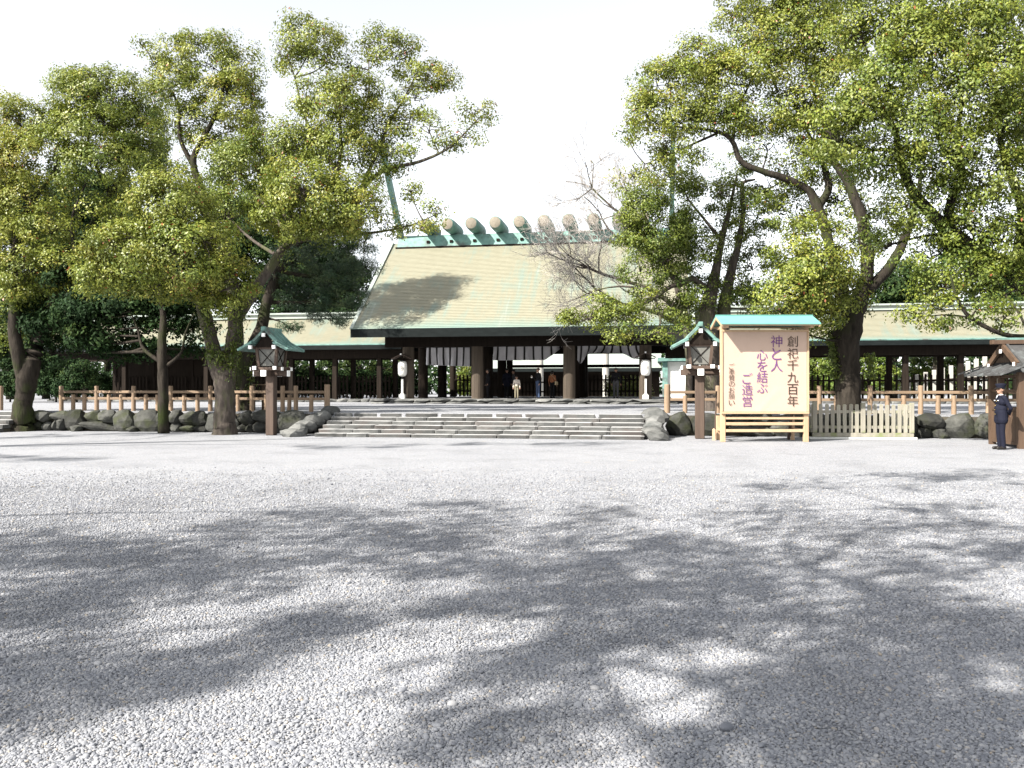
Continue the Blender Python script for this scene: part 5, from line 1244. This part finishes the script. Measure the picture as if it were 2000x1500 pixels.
for px, yt in [(20, 700), (60, 690), (110, 690), (150, 700)]:
    shrub(px, yt, 45, 46, 'dark undergrowth shrub behind the yellowish camphor trunk', 'undergrowth shrubs', M['forest'], .4, nm='shrub')

for px in range(180, 800, 44):
    shrub(px, 716+(px*7 % 9), 54.6+(px % 5)*.3, 34, 'dark low shrub behind the pickets of the corridor by the forked camphor', 'low shrubs behind the corridor pickets', M['forest'], .35, per=50)
Dn = 26000
dw = np.stack([rng.uniform(-140, 120, Dn), rng.uniform(104, 124, Dn), rng.random(Dn)], 1)
dw[:, 2] = TZ+dw[:, 2]*(8.5+2.2*np.sin(dw[:, 0]*.23)+1.6*np.sin(dw[:, 0]*.71+1))
o = link('distant_wood', leaf_mesh('distant_wood', dw, rng.normal(size=(Dn, 3))*.6+np.array([-.3, -.6, .6]), np.full(Dn, .9)*(.6+.8*rng.random(Dn)), np.full(Dn, .6), .4+.25*rng.normal(size=Dn), .7+.5*rng.random(Dn), M['forest'], .5)); tag(o, 'dark wood closing the view far behind the shrine', 'wood', kind='stuff')

# ------------------------------------------------------------------ trees behind the photographer that shade the forecourt
def shade_tree(base, spots, label, seed, per=56, leafs=(.17, .085), boughs=()):
    """spots: ground places (photo px, py) under the crown's shade, with crown height and clump radius"""
    r = random.Random(seed); base = np.array(base, float)
    bl = []
    for px, py, h, rr, dn in spots:
        Zg = CAMH*F/(py-HOR); gp = W(px, py, Zg)
        c = gp+np.array(SUN[:])/SUN.z*h
        bl.append((c, (rr, rr, rr*.55), dn, 0))
    tops = np.array([b[0] for b in bl]); mid = tops.mean(0)
    limbs = [[(base, .5), (base+np.array([0, 0, 1.0]), .38), (base+(mid-base)*np.array([.15, .15, .4]), .32), (base+(mid-base)*np.array([.45, .45, .7]), .2), (base+(mid-base)*np.array([.8, .8, .9]), .10), (mid, .05)]]
    for q in tops[r.randrange(3)::5]:
        s0 = base+(mid-base)*np.array([.35, .35, .62])
        limbs.append([(s0, .09), (s0*.55+q*.45+np.array([r.uniform(-1.5, 1.5), r.uniform(-1.5, 1.5), .5]), .045), (q, .02)])
    for r0, r1, h, pts in boughs:
        li = []
        for i, (px, py) in enumerate(pts):
            gp = W(px, py, CAMH*F/(py-HOR)); li.append((gp+np.array(SUN[:])/SUN.z*(h+.25*math.sin(i*1.7)), r0+(r1-r0)*i/(len(pts)-1)))
        s0 = base+(mid-base)*np.array([.35, .35, .62])
        limbs.append([(s0, r0*1.4), ((s0+li[0][0])/2+np.array([-.5, -3.2, .3]), r0*1.2)]+li)
    return make_tree('camphor_tree', label, 'tree', 'camphor trees shading the forecourt', base, limbs, bl, M['camphor'], M['bark'], leaf=leafs, per=per, clump=.55, dens=.36, hue=(.4, .12, .2), shell=(.2, 1.0))
A = [(150, 1350, 11, .3, .2), (420, 1275, 11, .3, .2), (660, 1215, 11, .3, .2), (880, 1190, 11, .3, .2), (30, 1290, 11, .3, .2), (0, 1060, 9, .9, .8), (60, 1130, 9, 1.1, 1), (120, 1185, 9, .9, 1), (400, 1075, 9.5, .7, .8), (740, 1060, 10, .8, .8), (980, 1040, 10, .9, .8), (180, 1070, 9.5, .9, .8), (330, 1095, 9.5, .9, .8), (260, 1160, 9, .8, .8), (430, 1045, 10, .9, .7), (480, 1125, 9.5, .7, .6), (620, 1030, 10, 1.1, .8), (690, 1095, 9.5, .7, .7), (560, 1005, 10.5, .8, .5), (800, 1030, 10, 1.1, .8), (900, 1000, 10.5, .9, .5), (900, 1100, 9.5, .8, .7), (-120, 1080, 9, 1.2, .8), (30, 1205, 8.5, .6, .9), (-300, 1050, 9, 1.5, 1)]
shade_tree((-21.5, 0.5, 0), A, 'camphor behind the photographer shading the middle of the forecourt', 1)
Bs = [(1050, 1085, 10, 1.1, .9), (1380, 1130, 9.5, .7, .8), (1500, 1150, 9.5, .6, .7), (1230, 1075, 10, .8, .9), (1150, 1005, 10.5, 1.0, .6), (1180, 1110, 9.5, .9, .8), (1300, 1050, 10, 1.1, .8), (1400, 1000, 10.5, 1.1, .7), (1450, 1090, 10, 1.0, .8), (1560, 1030, 10.5, 1.1, .8), (1620, 955, 11, 1.3, .7), (1750, 930, 11, 1.2, .7), (1700, 1030, 10.5, 1.0, .8), (1900, 930, 11, 1.3, .7), (1850, 1000, 10.5, 1.1, .7), (1620, 1110, 10, .9, .8), (1780, 1100, 10, .9, .8), (1930, 1080, 10, 1.0, .9), (1640, 1200, 9.5, .7, .8), (1760, 1200, 9.5, .7, .8), (1900, 1190, 9.5, .9, .9), (1720, 1300, 9, .65, .9), (1880, 1310, 9, .8, 1), (1980, 1250, 9, 1, 1), (1640, 1390, 8.5, .5, .8), (1800, 1420, 8.5, .7, 1), (1960, 1420, 8.5, .7, 1), (1560, 1470, 8.5, .3, .5), (1200, 1250, 10, .3, .2), (1060, 1300, 10, .3, .2), (1340, 1220, 10, .35, .3), (1000, 1440, 10, .25, .2), (1250, 1160, 9, .6, .5), (1080, 1150, 9, .7, .6), (2120, 1050, 10.5, 1.5, 1), (2100, 1300, 9.5, 1.2, 1)]
shade_tree((4.5, -13.0, 0), Bs, 'camphor close behind the photographer shading the near gravel', 2,
    boughs=[(.06, .025, 9, [(1440, 1560), (1432, 1440), (1475, 1395), (1420, 1350), (1300, 1312), (1150, 1290), (1000, 1312)]), (.03, .018, 9, [(1475, 1395), (1330, 1365), (1150, 1400), (960, 1420), (760, 1460)]), (.04, .02, 9, [(1150, 1290), (1180, 1240), (1120, 1190), (1000, 1150)]), (.05, .02, 9, [(1475, 1395), (1560, 1320), (1600, 1240), (1560, 1160)])])
Cs = [(40, 893, 15, .9, .6), (130, 897, 15, .8, .5), (0, 856, 15, 1.0, .8), (120, 850, 15, 1.2, .8), (240, 848, 15, 1.2, .8), (350, 846, 15, 1.2, .8), (470, 846, 15, 1.2, .8), (570, 846, 15, 1.1, .8), (640, 872, 15, .8, .4), (760, 870, 15, 1.0, .5), (900, 868, 15, 1.0, .5), (1040, 868, 15.5, 1.0, .5), (1150, 866, 15.5, .8, .4), (700, 845, 15, 1.0, .45), (880, 840, 15, .8, .35), (1040, 842, 15, .8, .35)]
shade_tree((-27.5, 11.5, 0), Cs, 'tall camphor beyond the left edge shading the steps', 3, 60)
